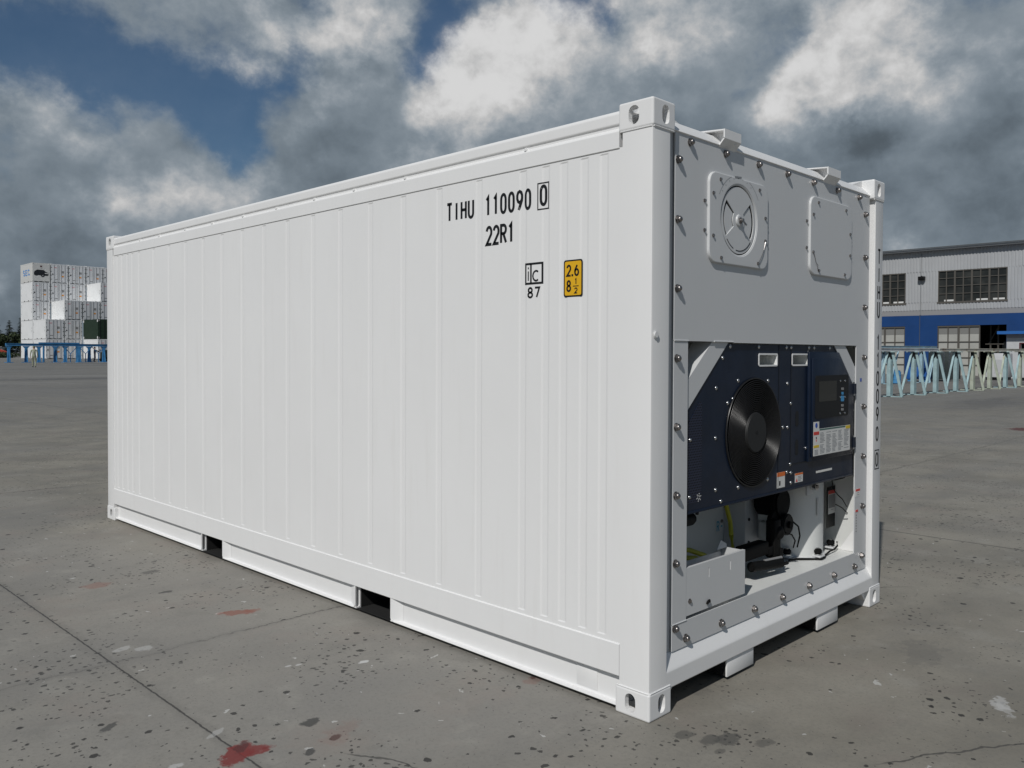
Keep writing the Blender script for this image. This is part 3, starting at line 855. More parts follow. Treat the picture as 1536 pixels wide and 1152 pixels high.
# stickers
def sticker(name, parent, x0, x1, z0, z1, y, head=None, hh=.25, lines=0, extra=None):
    b = B(); b.box((x0, y-.0012, z0), (x1, y-.0002, z1), LABEL)
    if head: b.box((x0, y-.0018, z1-(z1-z0)*hh), (x1, y-.0012, z1), head)
    for i in range(lines):
        zz = z1-(z1-z0)*(hh+.10+(.80-hh)*(i+.5)/lines); w = (x1-x0)
        b.box((x0+w*.38, y-.0016, zz-.0016), (x0+w*(.75+.18*random.random()), y-.0012, zz+.0016), LTEXT)
    if extra: extra(b)
    return b.done(name, parent, smooth=False)
T = lambda x, z: tx(x, z)
x_, z_ = T(1.243, .832); X_, Z_ = T(1.330, .914)
sticker('warning_label', pan, x_, X_, z_, Z_, NY, ORNG, .27, 0, lambda b: b.box((x_+.022, NY-.0017, z_+.012), (x_+.036, NY-.0012, z_+.036), BLACK, 0))
xa_, za_ = T(1.446, .840); Xa_, Za_ = T(1.538, .890)
sticker('caution_label', pan, xa_, Xa_, za_, Za_, NY, ORNG, .20, 4, lambda b: b.prism([(xa_+.008, za_+.004), (xa_+.030, za_+.004), (xa_+.019, za_+.024)], 1, NY-.0017, NY-.0012, REDL))
b = B(); xx, zz = T(1.702, .8735); XX, _ = T(1.910, .87)
for i in range(13): b.box((xx+(XX-xx)*i/13, NY-.0012, zz-.006), (xx+(XX-xx)*(i+.78)/13, NY-.0002, zz+.006), LABEL)
b.done('name_strip', pan, smooth=False)
b = B(); xx, zz = T(.49, .875)
for i in range(6):
    a = math.pi/3*i+.3
    for q in (.009, .017): b.ball((xx+q*math.cos(a), NY-.001, zz+q*math.sin(a)), .0032, LABEL, 6, (1, .4, 1))
b.done('snowflake_mark', pan)

# control box with its door
b = B(); cy0 = FY-.002
b.prism([(1.498, .952), (2.080, .952), (2.080, 1.352), (1.872, 1.548), (1.498, 1.548)], 1, cy0, NY-.0005, NAVY, bev=.004)
ctl = b.done('control_box', BOX, 40)
B().prism([(1.520, .975), (2.060, .975), (2.060, 1.345), (1.880, 1.515), (1.520, 1.515)], 1, cy0-.009, cy0-.0005, NAVY, bev=.003).done('control_door', ctl, 40)
dy = cy0-.009
b = B(); b.prism(rrect(1.548, 1.975, 1.185, 1.420, .015), 1, dy-.003, dy-.0003, DGREY); b.done('display_bezel', ctl, smooth=False)
b = B(); b.prism(rrect(1.588, 1.812, 1.276, 1.388, .006), 1, dy-.0042, dy-.0031, GLASS); b.done('display', ctl, smooth=False)
b = B()
for i, x in enumerate((1.862, 1.925)):
    for z in (1.385, 1.292, 1.200): b.ball((x, dy-.0035, z), .0065, SHINY, 10, (1, .6, 1))
b.prism(rrect(1.872, 1.912, 1.268, 1.300, .006), 1, dy-.0045, dy-.0031, CYAN); b.prism(rrect(1.879, 1.905, 1.306, 1.322, .005), 1, dy-.0045, dy-.0031, CYAN)
for z in (1.340, 1.245, 1.222): b.prism(rrect(1.876, 1.908, z-.007, z+.007, .005), 1, dy-.0045, dy-.0031, GREYPL)
b.done('keypad', ctl)
b = B(); sy = dy
b.box((1.532, sy-.0012, .982), (2.006, sy-.0003, 1.128), LABEL); b.box((1.532, sy-.0012, 1.128), (1.600, sy-.0003, 1.168), LABEL)
b.box((1.605, sy-.0018, 1.118), (1.94, sy-.0012, 1.126), mat('label_green', (.06, .14, .12), .5)); b.box((1.945, sy-.0018, 1.108), (2.004, sy-.0012, 1.126), YELL)
b.box((1.534, sy-.0018, 1.096), (1.600, sy-.0012, 1.114), REDL); b.box((1.534, sy-.0018, 1.026), (1.600, sy-.0012, 1.040), YELL)
b.cyl((1.566, sy-.0018, 1.148), (1.566, sy-.0012, 1.148), .014, BLUEL, 16)
b.cyl((1.566, sy-.0018, 1.080), (1.566, sy-.0012, 1.080), .006, BLACK, 10); b.box((1.562, sy-.0018, 1.060), (1.570, sy-.0012, 1.072), REDL)
for c in range(5):
    for i in range(16):
        xs = 1.612+c*.078; z = 1.104-i*.0074
        if random.random() < .9: b.box((xs, sy-.0017, z-.0016), (xs+random.uniform(.035, .066), sy-.0012, z+.0014), LTEXT)
for i in range(5): b.box((1.545, sy-.0017, 1.012-i*.006), (1.59, sy-.0012, 1.0145-i*.006), LTEXT)
b.done('instruction_sheet', ctl, smooth=False)
for z in (1.335, 1.02):
    b = B(); b.cyl((2.070, cy0-.004, z-.04), (2.070, cy0-.004, z+.04), .006, SHINY, 10); b.box((2.050, cy0-.011, z-.03), (2.088, cy0-.0085, z+.03), NAVY); b.done('hinge', ctl)

# ---- lower bay: compressor, cabinet, motor, pipes, cable, tray
b = B(); ccx, ccy, cr = 1.902, .305, .165
b.cyl((ccx, ccy, ZF+.012), (ccx, ccy, .83), cr, INNER, 56); b.cyl((ccx, ccy, ZF+.001), (ccx, ccy, ZF+.014), cr+.016, WHITE2, 44, bev=.003)
cmp_ = b.done('compressor', BOX, 40)
for x, y in ((1.862, .138), (2.140, .185), (1.722, .258)):
    b = B(); b.box((x-.032, y-.03, ZF+.0145), (x+.032, y+.045, ZF+.024), WHITE2, .002)
    b.cyl((x, y, ZF+.024), (x, y, ZF+.032), .026, SHINY, 20); b.cyl((x, y, ZF+.032), (x, y, ZF+.060), .024, RUBBER, 20, bev=.006); b.cyl((x, y, ZF+.060), (x, y, ZF+.066), .010, SHINY, 6)
    b.done('rubber_mount', cmp_)
b = B(); b.box((1.70, .128, .735), (1.775, .140, .82), WHITE2, .002); b.cyl((1.75, .127, .785), (1.75, .095, .785), .022, SHINY, 14); b.cyl((1.75, .095, .785), (1.75, .088, .785), .011, STEEL, 6)
b.done('sight_glass', cmp_)
b = B(); b.box((1.852, .138, .60), (1.872, .141, .70), LABEL); b.done('maker_plate', cmp_, smooth=False)
# white valve cabinet between the rear wall and the compressor
b = B(); b.box((1.425, .36, ZF+.085), (1.63, .499, .82), WHITE2, .006); b.box((1.56, .325, ZF+.13), (1.66, .3595, .74), WHITE2, .004)
b.done('valve_cabinet', BOX, 40)
vc = bpy.data.objects['valve_cabinet']
b = B(); b.box((1.50, .24, .600), (1.625, .324, .640), INNER, .004)
for x in (1.535, 1.575, 1.60): b.cyl((x, .2395, .620), (x, .236, .620), .007, BLACK, 10)
b.done('valve_block', vc, 40)
b = B(); b.box((1.515, .25, .475), (1.60, .324, .585), INNER, .004); b.box((1.525, .2465, .50), (1.575, .2498, .56), GREYPL); b.done('relay_box', vc, 40)
b = B()
for z in (.745, .60, .47): b.cyl((1.46, .3598, z), (1.46, .354, z), .009, BLACK, 10)
b.ball((1.60, .318, .72), .020, INNER, 12, (1.2, .6, .7)); b.ball((1.60, .318, .68), .016, INNER, 12, (1.2, .6, .7)); b.done('cabinet_screws', vc)
# dark motor with its pulley, brackets and hoses
b = B()
b.cyl((1.560, .34, .70), (1.560, .20, .70), .092, RUBBER, 32, bev=.014)
b.box((1.45, .22, .755), (1.60, .33, .825), RUBBER, .012)
b.cyl((1.555, .20, .585), (1.555, .165, .585), .060, DGREY, 30, bev=.006); b.cyl((1.555, .165, .585), (1.555, .150, .585), .020, RUBBER, 16)
b.cyl((1.50, .21, .60), (1.50, .235, .60), .075, RUBBER, 30, bev=.006)
mo = b.done('compressor_motor', BOX, 40)
b = B(); b.box((1.06, .150, .463), (1.30, .215, .535), RUBBER, .006); b.box((1.30, .150, .452), (1.37, .21, .500), RUBBER, .006)
b.box((1.35, .140, .430), (1.42, .20, .640), RUBBER, .012); b.box((1.405, .135, .380), (1.432, .15, .48), RUBBER, .002); b.box((1.432, .135, .380), (1.50, .15, .395), RUBBER, .002)
b.ball((1.40, .150, .565), .040, RUBBER, 16, (1, .8, 1)); b.done('motor_bracket', mo, 40)
b = B(); b.cyl((1.12, .16, .425), (1.40, .13, .405), .026, RUBBER, 16, bev=.006); b.cyl((1.24, .145, .440), (1.40, .130, .435), .008, GREYPL, 8); b.done('suction_pipe', mo, 40)
b = B()
b.tube([(1.29, .40, .835), (1.30, .40, .80), (1.325, .39, .785), (1.38, .37, .79), (1.45, .34, .805), (1.53, .30, .825)], .011, RUBBER, 10)
b.done('hose', mo)
b = B(); b.tube([(1.60, .17, .60), (1.66, .16, .56), (1.70, .17, .50), (1.71, .19, .43)], .0045, RUBBER, 6); b.tube([(1.46, .14, .56), (1.52, .13, .54), (1.56, .13, .50), (1.60, .16, .45)], .004, RUBBER, 6)
b.done('thin_lines', mo)
b = B()
b.tube([(1.66, .215, ZF+.012), (1.74, .20, ZF+.010), (1.80, .150, ZF+.008), (1.84, .105, ZF+.008), (1.885, .108, ZF+.010), (1.95, .13, ZF+.010), (2.02, .135, ZF+.020), (2.09, .140, ZF+.018), (2.145, .145, ZF+.03), (2.150, .150, ZF+.055)], .0055, RUBBER, 8)
b.done('earth_cable', BOX)
b = B()
b.box((1.985, .09, .795), (2.12, .16, .832), RUBBER, .004)
b.tube([(2.0, .12, .80), (2.02, .12, .74), (2.07, .115, .70), (2.13, .11, .665), (2.18, .105, .615)], .003, RUBBER, 6)
b.tube([(2.10, .14, .635), (2.15, .12, .61), (2.19, .105, .575)], .003, RUBBER, 6)
b.done('control_wires', BOX)
x0_, x1_ = 2.128, 2.222
sticker('caution_tag', BOX, x0_, x1_, .562, .705, .197, REDL, .15, 5, lambda b: (b.box((x0_+.005, .1950, .598), (x1_-.005, .1957, .680), GREYPL), b.box((x0_-.016, .197, .48), (x1_+.004, .1995, .73), DGREY)))
# gusset at the foot of the right jamb: a triangle with a bright folded edge
b = B(); b.prism([(.040, ZF+.002), (.040, .520), (.150, ZF+.002)], 0, 2.180, 2.1845, WHITE); b.done('jamb_gusset', BOX, smooth=False)
# R-134a label on the rear wall of the bay
wl = lambda u, z: (u, YB-.0028, z)
b = B(); b.box((1.335, YB-.0020, .512), (1.582, YB-.0005, .600), LABEL); lb = b.done('refrigerant_label', bay, smooth=False)
lettering([('R-134a', 1.347, .522, .033, .062, .039, .0085, wl)], PALEB, 'label_lettering', lb)
b = B()
for z in (.75, .58): b.cyl((1.40, YB-.0005, z), (1.40, YB-.008, z), .010, STEEL, 10)
b.cyl((1.14, YB-.0005, .66), (1.14, YB-.01, .66), .011, BLACK, 10)
b.done('wall_screws', bay)
# yellow power cable and its plug
b = B()
b.tube([(1.14, .36, .84), (1.165, .355, .78), (1.205, .35, .70), (1.225, .34, .62), (1.22, .33, .55), (1.19, .30, .47), (1.10, .27, .42), (.95, .25, .40)], .0125, CABLE, 10)
b.tube([(.45, .33, .585), (.60, .32, .575), (.76, .30, .550), (.86, .28, .512), (.95, .26, .465), (.99, .25, .44)], .0125, CABLE, 10)
b.tube([(.45, .31, .545), (.62, .30, .535), (.78, .28, .510), (.90, .26, .465)], .0125, CABLE, 10)
b.done('power_cable', BOX)
b = B(); b.cyl((.50, .32, .705), (.80, .32, .700), .034, DGREY, 20, bev=.005); b.cyl((.80, .32, .700), (.815, .32, .700), .027, RUBBER, 20); b.done('power_plug', BOX)
b = B(); b.ball((.985, .30, .815), .030, RUBBER, 14, (1, 1, .7)); b.done('rubber_bung', bay)
# cable tray: front plate with slots and a turned-in top and side
b = B()
slot = lambda x, z: [(x-.004, z-.022), (x+.004, z-.022), (x+.004, z+.022), (x-.004, z+.022)]
b.sheet([(.318, .372), (.832, .372), (.832, .586), (.318, .586)], [slot(.505, .535), slot(.695, .535)], 1, FY+.001, FY+.0045, WHITE2)
b.box((.318, FY+.0045, .5825), (.832, FY+.016, .586), WHITE2)
b.box((.8285, FY+.0045, .392), (.832, FY+.13, .5825), WHITE2)
b.prism([(.74, .5825), (.8285, .5825), (.8285, .600), (.775, .625)], 1, FY+.10, FY+.104, WHITE2)
b.box((.318, FY+.13, .392), (.832, FY+.134, .56), WHITE2)
tray = b.done('cable_tray', BOX, smooth=False)
s = make_screw(.009).done('tray_screw', tray); s.location = (.345, FY+.001, .435)
B().tube([(.486, FY-.002, .393), (.49, FY-.006, .405), (.50, FY-.006, .408), (.503, FY-.004, .400)], .006, RUBBER, 8).done('cable_end', tray)
# small stickers on the right flange
sticker('red_label', plate, 2.122, 2.185, .690, .735, FY, REDL, .30, 2); sticker('red_label', plate, 2.122, 2.160, .598, .612, FY, REDL, .95)
b = B()
for i in range(7): b.box((2.132, FY-.0012, .575-i*.016), (2.142, FY-.0003, .583-i*.016), GREYPL)
b.done('printed_column', plate, smooth=False)
B().box((2.170, FY-.0012, 1.375), (2.192, FY-.0003, 1.395), BLUEL).done('blue_mark', plate, smooth=False)

# ================================================================== GROUND
def ground_z(x, y):
    return .0045*max(0.0, math.hypot(x-1.2, y-3.0)-12.0)
def ground_material():
    m = bpy.data.materials.new('concrete_yard'); m.use_nodes = True
    t = NT(m.node_tree); t.dims = '2D'; p = t.n['Principled BSDF']; p.inputs['Specular IOR Level'].default_value = .35
    co = t.new('ShaderNodeTexCoord').outputs['Object']
    sep = t.new('ShaderNodeSeparateXYZ'); t.l.new(co, sep.inputs[0]); X, Y = sep.outputs[0], sep.outputs[1]
    wob = t.vmath('SUBTRACT', t.noise(co, 3.0, 4, .6, out='Color'), (.5, .5, .5))
    wobf = t.vmath('SUBTRACT', t.noise(co, 24.0, 4, .6, out='Color'), (.5, .5, .5))
    wobs = t.vmath('SUBTRACT', t.noise(co, 13.0, 6, .62, out='Color'), (.5, .5, .5))
    cw = t.vmath('ADD', t.vmath('ADD', co, t.scale(wob, .22)), t.scale(wobf, .045))
    # tone: large worn areas, streaks along x, fine grain
    n1 = t.noise(co, .16, 5, .6); n2 = t.noise(co, 1.1, 6, .62); n3 = t.noise(t.vmath('MULTIPLY', co, (1.0, 2.8, 1)), .55, 6, .65)
    n4 = t.noise(co, 55, 3, .6); n5 = t.noise(t.vmath('MULTIPLY', co, (.10, .5, 1)), 1.0, 4, .6)
    base = t.mix(t.ramp(n2, .28, .72), (.192, .178, .148, 1), (.268, .250, .210, 1))
    base = t.mix(t.ramp(n1, .35, .68, 0, .55), base, (.235, .228, .215, 1))
    base = t.mix(t.ramp(n3, .50, .80, 0, .45), base, (.165, .160, .150, 1))
    base = t.mix(t.ramp(n5, .52, .75, 0, .35), base, (.180, .178, .172, 1))
    base = t.mix(t.ramp(t.noise(co, 2.6, 5, .6), .56, .74, 0, .4), base, (.30, .288, .255, 1))
    base = t.mix(t.ramp(n4, .45, .75, 0, .20), base, (.11, .108, .10, 1))
    base = t.mix(t.ramp(n4, .30, .10, 0, .22), base, (.36, .35, .33, 1))
    base = t.mix(t.ramp(t.noise(t.vmath('ADD', co, (5, 9, 0)), 1.7, 6, .65), .50, .72, 0, .38), base, (.240, .208, .182, 1))
    base = t.mix(t.ramp(t.noise(t.vmath('ADD', co, (15, 2, 0)), 4.5, 6, .7), .52, .72, 0, .32), base, (.165, .160, .142, 1))
    # the yard turns darker and greyer with distance
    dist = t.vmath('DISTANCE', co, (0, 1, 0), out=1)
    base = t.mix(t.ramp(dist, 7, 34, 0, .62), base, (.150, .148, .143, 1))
    # long dark tyre / water marks on the far yard
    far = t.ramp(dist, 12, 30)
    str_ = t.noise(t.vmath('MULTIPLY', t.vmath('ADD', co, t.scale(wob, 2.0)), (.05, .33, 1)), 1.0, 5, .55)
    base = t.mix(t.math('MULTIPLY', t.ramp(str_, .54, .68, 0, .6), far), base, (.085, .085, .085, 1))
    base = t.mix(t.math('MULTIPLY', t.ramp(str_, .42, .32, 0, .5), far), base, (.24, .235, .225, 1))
    # expansion joints and the hairline cracks between them
    def line(coord, at, w, soft, amp):
        d = t.math('ABSOLUTE', t.math('SUBTRACT', coord, at)); return t.ramp(d, w+soft, w, 0, amp)
    sw = t.new('ShaderNodeSeparateXYZ'); t.l.new(t.vmath('ADD', co, t.scale(wobf, .012)), sw.inputs[0])
    sw2 = t.new('ShaderNodeSeparateXYZ'); t.l.new(t.vmath('ADD', t.vmath('ADD', co, t.scale(wob, .10)), t.scale(wobf, .05)), sw2.inputs[0])
    J = line(sw.outputs[0], -1.327, .0026, .0035, .85)
    J = t.math('MAXIMUM', J, line(sw2.outputs[1], 2.262, .0022, .004, t.ramp(n2, .35, .6, .25, .75)))
    for k in (-4, -3, -2, -1, 1, 2, 3, 4, 5, 6):
        J = t.math('MAXIMUM', J, line(sw.outputs[0], -1.327+6.0*k, .006, .006, .75))
    for k in (-1, 1, 2, 3, 4, 5):
        J = t.math('MAXIMUM', J, line(sw2.outputs[1], 2.262+6.0*k, .006, .006, .7))
    soft = t.math('MAXIMUM', line(sw2.outputs[0], -1.327, .0, .05, .3), line(sw2.outputs[1], 2.262, .0, .05, .22))
    base = t.mix(soft, base, (.12, .115, .105, 1))
    base = t.mix(J, base, (.035, .034, .032, 1))
    # wandering crack at the lower right and another by the front
    for (ox, oy, ang, ln, w) in ((.72, -1.02, .55, .5, .003), (2.55, .35, .75, .6, .0025), (-.95, .45, 1.2, .25, .0025)):
        mp = t.new('ShaderNodeMapping'); t.l.new(t.vmath('SUBTRACT', t.vmath('ADD', co, t.scale(wob, .10)), (ox, oy, 0)), mp.inputs[0])
        mp.inputs['Rotation'].default_value = (0, 0, ang)
        s2 = t.new('ShaderNodeSeparateXYZ'); t.l.new(mp.outputs[0], s2.inputs[0])
        f = t.math('MULTIPLY', line(s2.outputs[1], 0, w, .004, .75), t.ramp(t.math('ABSOLUTE', s2.outputs[0]), ln, ln*.7))
        base = t.mix(f, base, (.05, .048, .045, 1))
    # dark spatter: a few of the cells hold a spot, ragged and slightly long
    near = t.ramp(dist, 40, 10, .25, 1)
    for sc, thr, amt, prob, seed in ((3.6, .085, .90, .76, 1.3), (8.0, .125, .88, .66, 7.1), (15.0, .18, .85, .62, 3.7), (28.0, .27, .75, .52, 5.9)):
        pw = t.vmath('ADD', t.vmath('ADD', t.vmath('ADD', co, t.scale(wobf, .030)), t.scale(wobs, .030)), (seed, seed*2, 0))
        pw = t.vmath('MULTIPLY', pw, (1.0, 1.10, 0))
        v = t.new('ShaderNodeTexVoronoi', feature='F1', voronoi_dimensions='2D'); t.l.new(pw, v.inputs['Vector']); v.inputs['Scale'].default_value = sc
        sc_ = t.new('ShaderNodeSeparateColor'); t.l.new(v.outputs['Color'], sc_.inputs[0])
        clump = t.ramp(t.noise(t.vmath('ADD', co, (seed, 0, 0)), 1.1, 3, .6), .42, .62)
        r = t.math('MULTIPLY', t.math('MULTIPLY', t.ramp(sc_.outputs[0], prob, 1.0, .0, thr, smooth=False), 1.3), t.math('MULTIPLY_ADD', clump, .78, .22))
        f = t.math('MULTIPLY', t.ramp(t.math('SUBTRACT', r, v.outputs['Distance']), 0.0, .028, 0, amt), near)
        base = t.mix(f, base, (.024, .023, .022, 1))
    # white flecks of paint
    v = t.new('ShaderNodeTexVoronoi', feature='F1', voronoi_dimensions='2D'); t.l.new(t.vmath('ADD', cw, (3.1, 8.2, 0)), v.inputs['Vector']); v.inputs['Scale'].default_value = 7.0
    sc_ = t.new('ShaderNodeSeparateColor'); t.l.new(v.outputs['Color'], sc_.inputs[0])
    r = t.ramp(sc_.outputs[1], .72, 1.0, 0, .085, smooth=False)
    base = t.mix(t.ramp(t.math('SUBTRACT', r, v.outputs['Distance']), 0, .02, 0, .65), base, (.52, .52, .50, 1))
    # stains with a place of their own: (x, y, rx, ry, turn, colour, strength)
    RED = (.175, .028, .026, 1); RUST = (.22, .085, .062, 1); WH = (.52, .52, .51, 1); DK = (.060, .059, .056, 1)
    ST = [(-1.340, .950, .098, .048, .80, RED, .92), (-1.268, .932, .062, .042, .0, RED, .9), (-1.30, .99, .05, .02, .8, (.05, .02, .02, 1), .6), (-.495, 2.585, .115, .06, -.5, RUST, .75), (-.41, 2.565, .05, .03, 0, RUST, .6),
          (-.88, 3.77, .10, .07, 0, RUST, .4), (.001, .659, .06, .04, 0, RUST, .3), (-.986, .81, .032, .022, .4, (.05, .028, .026, 1), .8), (-.95, .83, .12, .06, .4, RUST, .15),
          (-1.214, 2.436, .055, .03, .4, WH, .35), (-1.135, 2.359, .05, .035, 0, WH, .35), (-.434, 1.408, .03, .018, 0, WH, .85), (-.73, 1.62, .02, .01, 0, WH, .6), (-.68, 1.60, .02, .01, 0, WH, .6),
          (1.269, -.966, .085, .035, .2, WH, .55), (1.21, -1.0, .10, .02, .5, WH, .4), (-1.55, 1.02, .04, .02, 0, WH, .5), (-1.62, .98, .03, .02, 0, WH, .5), (-1.32, 1.18, .05, .02, .5, WH, .35),
          (.055, -.254, .055, .04, .2, DK, .6), (.115, -.30, .075, .045, .0, DK, .65), (.02, -.16, .05, .035, 0, DK, .55), (.19, -.42, .05, .03, 0, DK, .5), (.0, -.33, .03, .02, 0, DK, .5),
          (-1.596, 1.537, .055, .018, .6, DK, .8), (-.493, 3.865, .07, .05, 0, DK, .55), (-.62, 3.30, .05, .03, 0, DK, .8), (-.99, 1.0, .05, .03, .2, DK, .9), (-1.13, .77, .035, .02, .6, DK, .9), (16.9, 2.6, .45, .35, 0, (.09, .02, .02, 1), .85),
          (.55, .10, .16, .08, .6, (.10, .098, .092, 1), .35), (1.7, -.5, .22, .10, .3, (.12, .118, .11, 1), .35)]
    for (x, y, rx, ry, an, col, k) in ST:
        mp = t.new('ShaderNodeMapping', vector_type='TEXTURE'); t.l.new(t.vmath('ADD', t.vmath('ADD', co, t.scale(wobs, max(rx, ry)*1.15)), t.scale(wobf, max(rx, ry)*.6)), mp.inputs[0])
        mp.inputs['Location'].default_value = (x, y, 0); mp.inputs['Rotation'].default_value = (0, 0, an); mp.inputs['Scale'].default_value = (rx, ry, 1e6)
        f = t.ramp(t.vmath('LENGTH', mp.outputs[0], out=1), 1.10, .72, 0, k)
        base = t.mix(f, base, col)
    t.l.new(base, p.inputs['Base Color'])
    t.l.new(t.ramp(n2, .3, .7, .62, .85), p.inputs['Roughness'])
    b = t.new('ShaderNodeBump'); b.inputs['Strength'].default_value = .35; b.inputs['Distance'].default_value = .012
    h = t.math('SUBTRACT', t.math('ADD', t.math('MULTIPLY', n4, .25), t.math('MULTIPLY', n2, .6)), t.math('MULTIPLY', J, .6))
    t.l.new(h, b.inputs['Height']); t.l.new(b.outputs[0], p.inputs['Normal'])
    return m
def make_ground():
    bm = bmesh.new(); N = 72; rs = [0, 6, 12, 20, 35, 60, 100, 160, 260, 450, 800, 1500, 3000]
    rings = []
    for r in rs:
        rings.append([bm.verts.new((1.2+r*math.cos(2*math.pi*k/N), 3+r*math.sin(2*math.pi*k/N), .0045*max(0, min(r, 260)-12))) for k in range(N)] if r else [bm.verts.new((1.2, 3, 0))])
    for k in range(N): bm.faces.new((rings[0][0], rings[1][k], rings[1][(k+1) % N]))
    for a, b in zip(rings[1:], rings[2:]):
        for k in range(N): bm.faces.new((a[k], b[k], b[(k+1) % N], a[(k+1) % N]))
    me = bpy.data.meshes.new('ground'); bm.to_mesh(me); bm.free(); me.materials.append(ground_material())
    me.polygons.foreach_set('use_smooth', [True]*len(me.polygons))
    return tag(link('ground', me), 'worn grey concrete yard with joints, dark spatter and red paint stains', None, kind='structure')
make_ground()

# ================================================================== STACK OF CONTAINERS, LEFT BACKGROUND
CW, CH, CL = 2.438, 2.896, 6.058
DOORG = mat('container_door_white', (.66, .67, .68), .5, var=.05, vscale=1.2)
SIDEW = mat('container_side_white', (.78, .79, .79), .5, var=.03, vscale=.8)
SEAM = mat('door_gasket', (.10, .12, .12), .6)
SLOT = mat('pocket_dark', (.03, .03, .03), .8)
PINK = mat('faded_red_print', (.62, .38, .40), .6)
GREEN = mat('dark_green_paint', (.017, .034, .021), .6, spec=.25, var=.15)
def stack_proto(label, side=SIDEW, end=DOORG, plain=False, loc=(0, 0, 0)):
    e = thing('stacked_container', label, 'container', loc, 'containers stacked in the left background')
    b = B()
    b.box((0, .05, .03), (CW, CL, CH-.02), side)
    b.box((.0, 0, 0), (.16, .18, .12), side); b.box((CW-.16, 0, 0), (CW, .18, .12), side); b.box((0, 0, CH-.12), (.16, .18, CH), side); b.box((CW-.16, 0, CH-.12), (CW, .18, CH), side)
    b.box((-.006, CL-.18, 0), (.16, CL+.004, .12), side); b.box((-.006, CL-.18, CH-.12), (.16, CL+.004, CH), side)
    b.box((-.010, .05, CH-.16), (-.0005, CL, CH-.03), side)
    for y in (1.9, 3.9): b.box((-.012, y, .035), (-.0005, y+.36, .15), SLOT)
    if not plain:
        for y, z, h in ((5.75, 2.0, .5), (.55, 1.55, .25), (.55, 1.1, .3), (5.75, .9, .25)): b.box((-.004, y-.05, z), (-.0005, y+.05, z+h), GREYPL)
    b.done('body', e, smooth=False)
    if plain: return e
    b = B(); b.box((.02, .018, .10), (CW-.02, .049, .20), end); b.box((.02, .018, CH-.20), (CW-.02, .049, CH-.04), end)
    for x in (.45, 1.05, 1.75): b.box((x, .012, .03), (x+.3, .0175, .09), SLOT)
    b.done('door_frame', e, smooth=False)
    for k in (0, 1):
        x0 = .035 if k == 0 else CW/2+.025
        x1 = x0+CW/2-.06
        b = B(); b.box((x0, .014, .21), (x1, .049, CH-.21), end)
        b.box((x0-.02, .030, .205), (x0-.001, .049, CH-.205), SEAM); b.box((x1+.001, .030, .205), (x1+.02, .049, CH-.205), SEAM)
        for q in (.36, .80) if k == 0 else (.20, .64): b.cyl((x0+q*(x1-x0), -.004, .1), (x0+q*(x1-x0), -.004, CH-.1), .022, GREYPL, 6)
        for z in (.5, 1.1, 1.7, 2.3): b.box((x0-.03 if k == 0 else x1-.10, .002, z), (x0+.10 if k == 0 else x1+.03, .0135, z+.09), SEAM)
        d = b.done('door', e, smooth=False)
        b = B()
        if k == 0:
            b.cyl((x0+.22, .0135, 1.30), (x0+.22, .0, 1.30), .10, BLACK, 10); b.box((x0+.38, .006, 2.25), (x0+.78, .0135, 2.42), PINK); b.box((x0+.52, .006, .45), (x0+.9, .0135, .56), GREYPL)
            b.done('vent_and_print', d, smooth=False)
        else:
            b.box((x0+.22, .006, .92), (x0+.58, .0135, 1.12), ORNG); b.box((x0+.24, .004, .99), (x0+.56, .0055, 1.05), YELL)
            b.done('orange_placard', d, smooth=False)
            b = B(); b.box((x0+.25, .008, 1.5), (x0+.62, .0135, 1.85), GREYPL); b.done('data_plate', d, smooth=False)
    return e
SX, SY, SZ, PITCH = 36.3, 138.5, ground_z(36, 135)+.02, 2.56
proto = None
def stacked(col, row, layer, label):
    global proto
    loc = (SX+col*PITCH, SY-6.16*layer, SZ+row*(CH+.012))
    if proto is None: proto = stack_proto(label, loc=loc); return proto
    return copy_thing(proto, loc, label)
stacked(1, 4, 0, 'white container in the top row, beside the one with the car picture')
stacked(2, 4, 0, 'white container in the top row of the stack, third from its left end')
stacked(3, 4, 0, 'white container in the top row of the stack, fourth from its left end')
stacked(4, 4, 0, 'white container in the top row of the stack, half hidden by the big container')
stacked(0, 3, 0, 'white container directly under the one with the car picture')
stacked(1, 3, 0, 'white container second from the left in the second row from the top')
stacked(2, 3, 0, 'white container left of the bright side wall in the second row from the top')
stacked(3, 3, 1, 'white container with a bright blank side in the second row from the top')
stacked(0, 2, 0, 'white container at the left end of the middle row of the stack')
stacked(1, 2, 1, 'white container standing forward with a bright blank side in the middle row')
stacked(2, 2, 1, 'white container in the middle row, right of the one with the bright side')
stacked(3, 2, 1, 'white container in the middle row of the stack, above the dark green one')
stacked(0, 1, 0, 'white container at the back left of the second row from the ground')
stacked(0, 1, 1, 'white container at the front left of the second row from the ground')
stacked(1, 1, 1, 'white container in the second row from the ground, left of the dark green one')
stacked(0, 0, 0, 'white container at the back left on the ground, seen left of the walking man')
stacked(0, 0, 1, 'white container at the front left on the ground, behind the walking man')
stacked(1, 0, 1, 'white container on the ground in the bottom row, between the two white sides')
stacked(2, 0, 2, 'white container on the ground under the dark green one, behind the blue trestles')
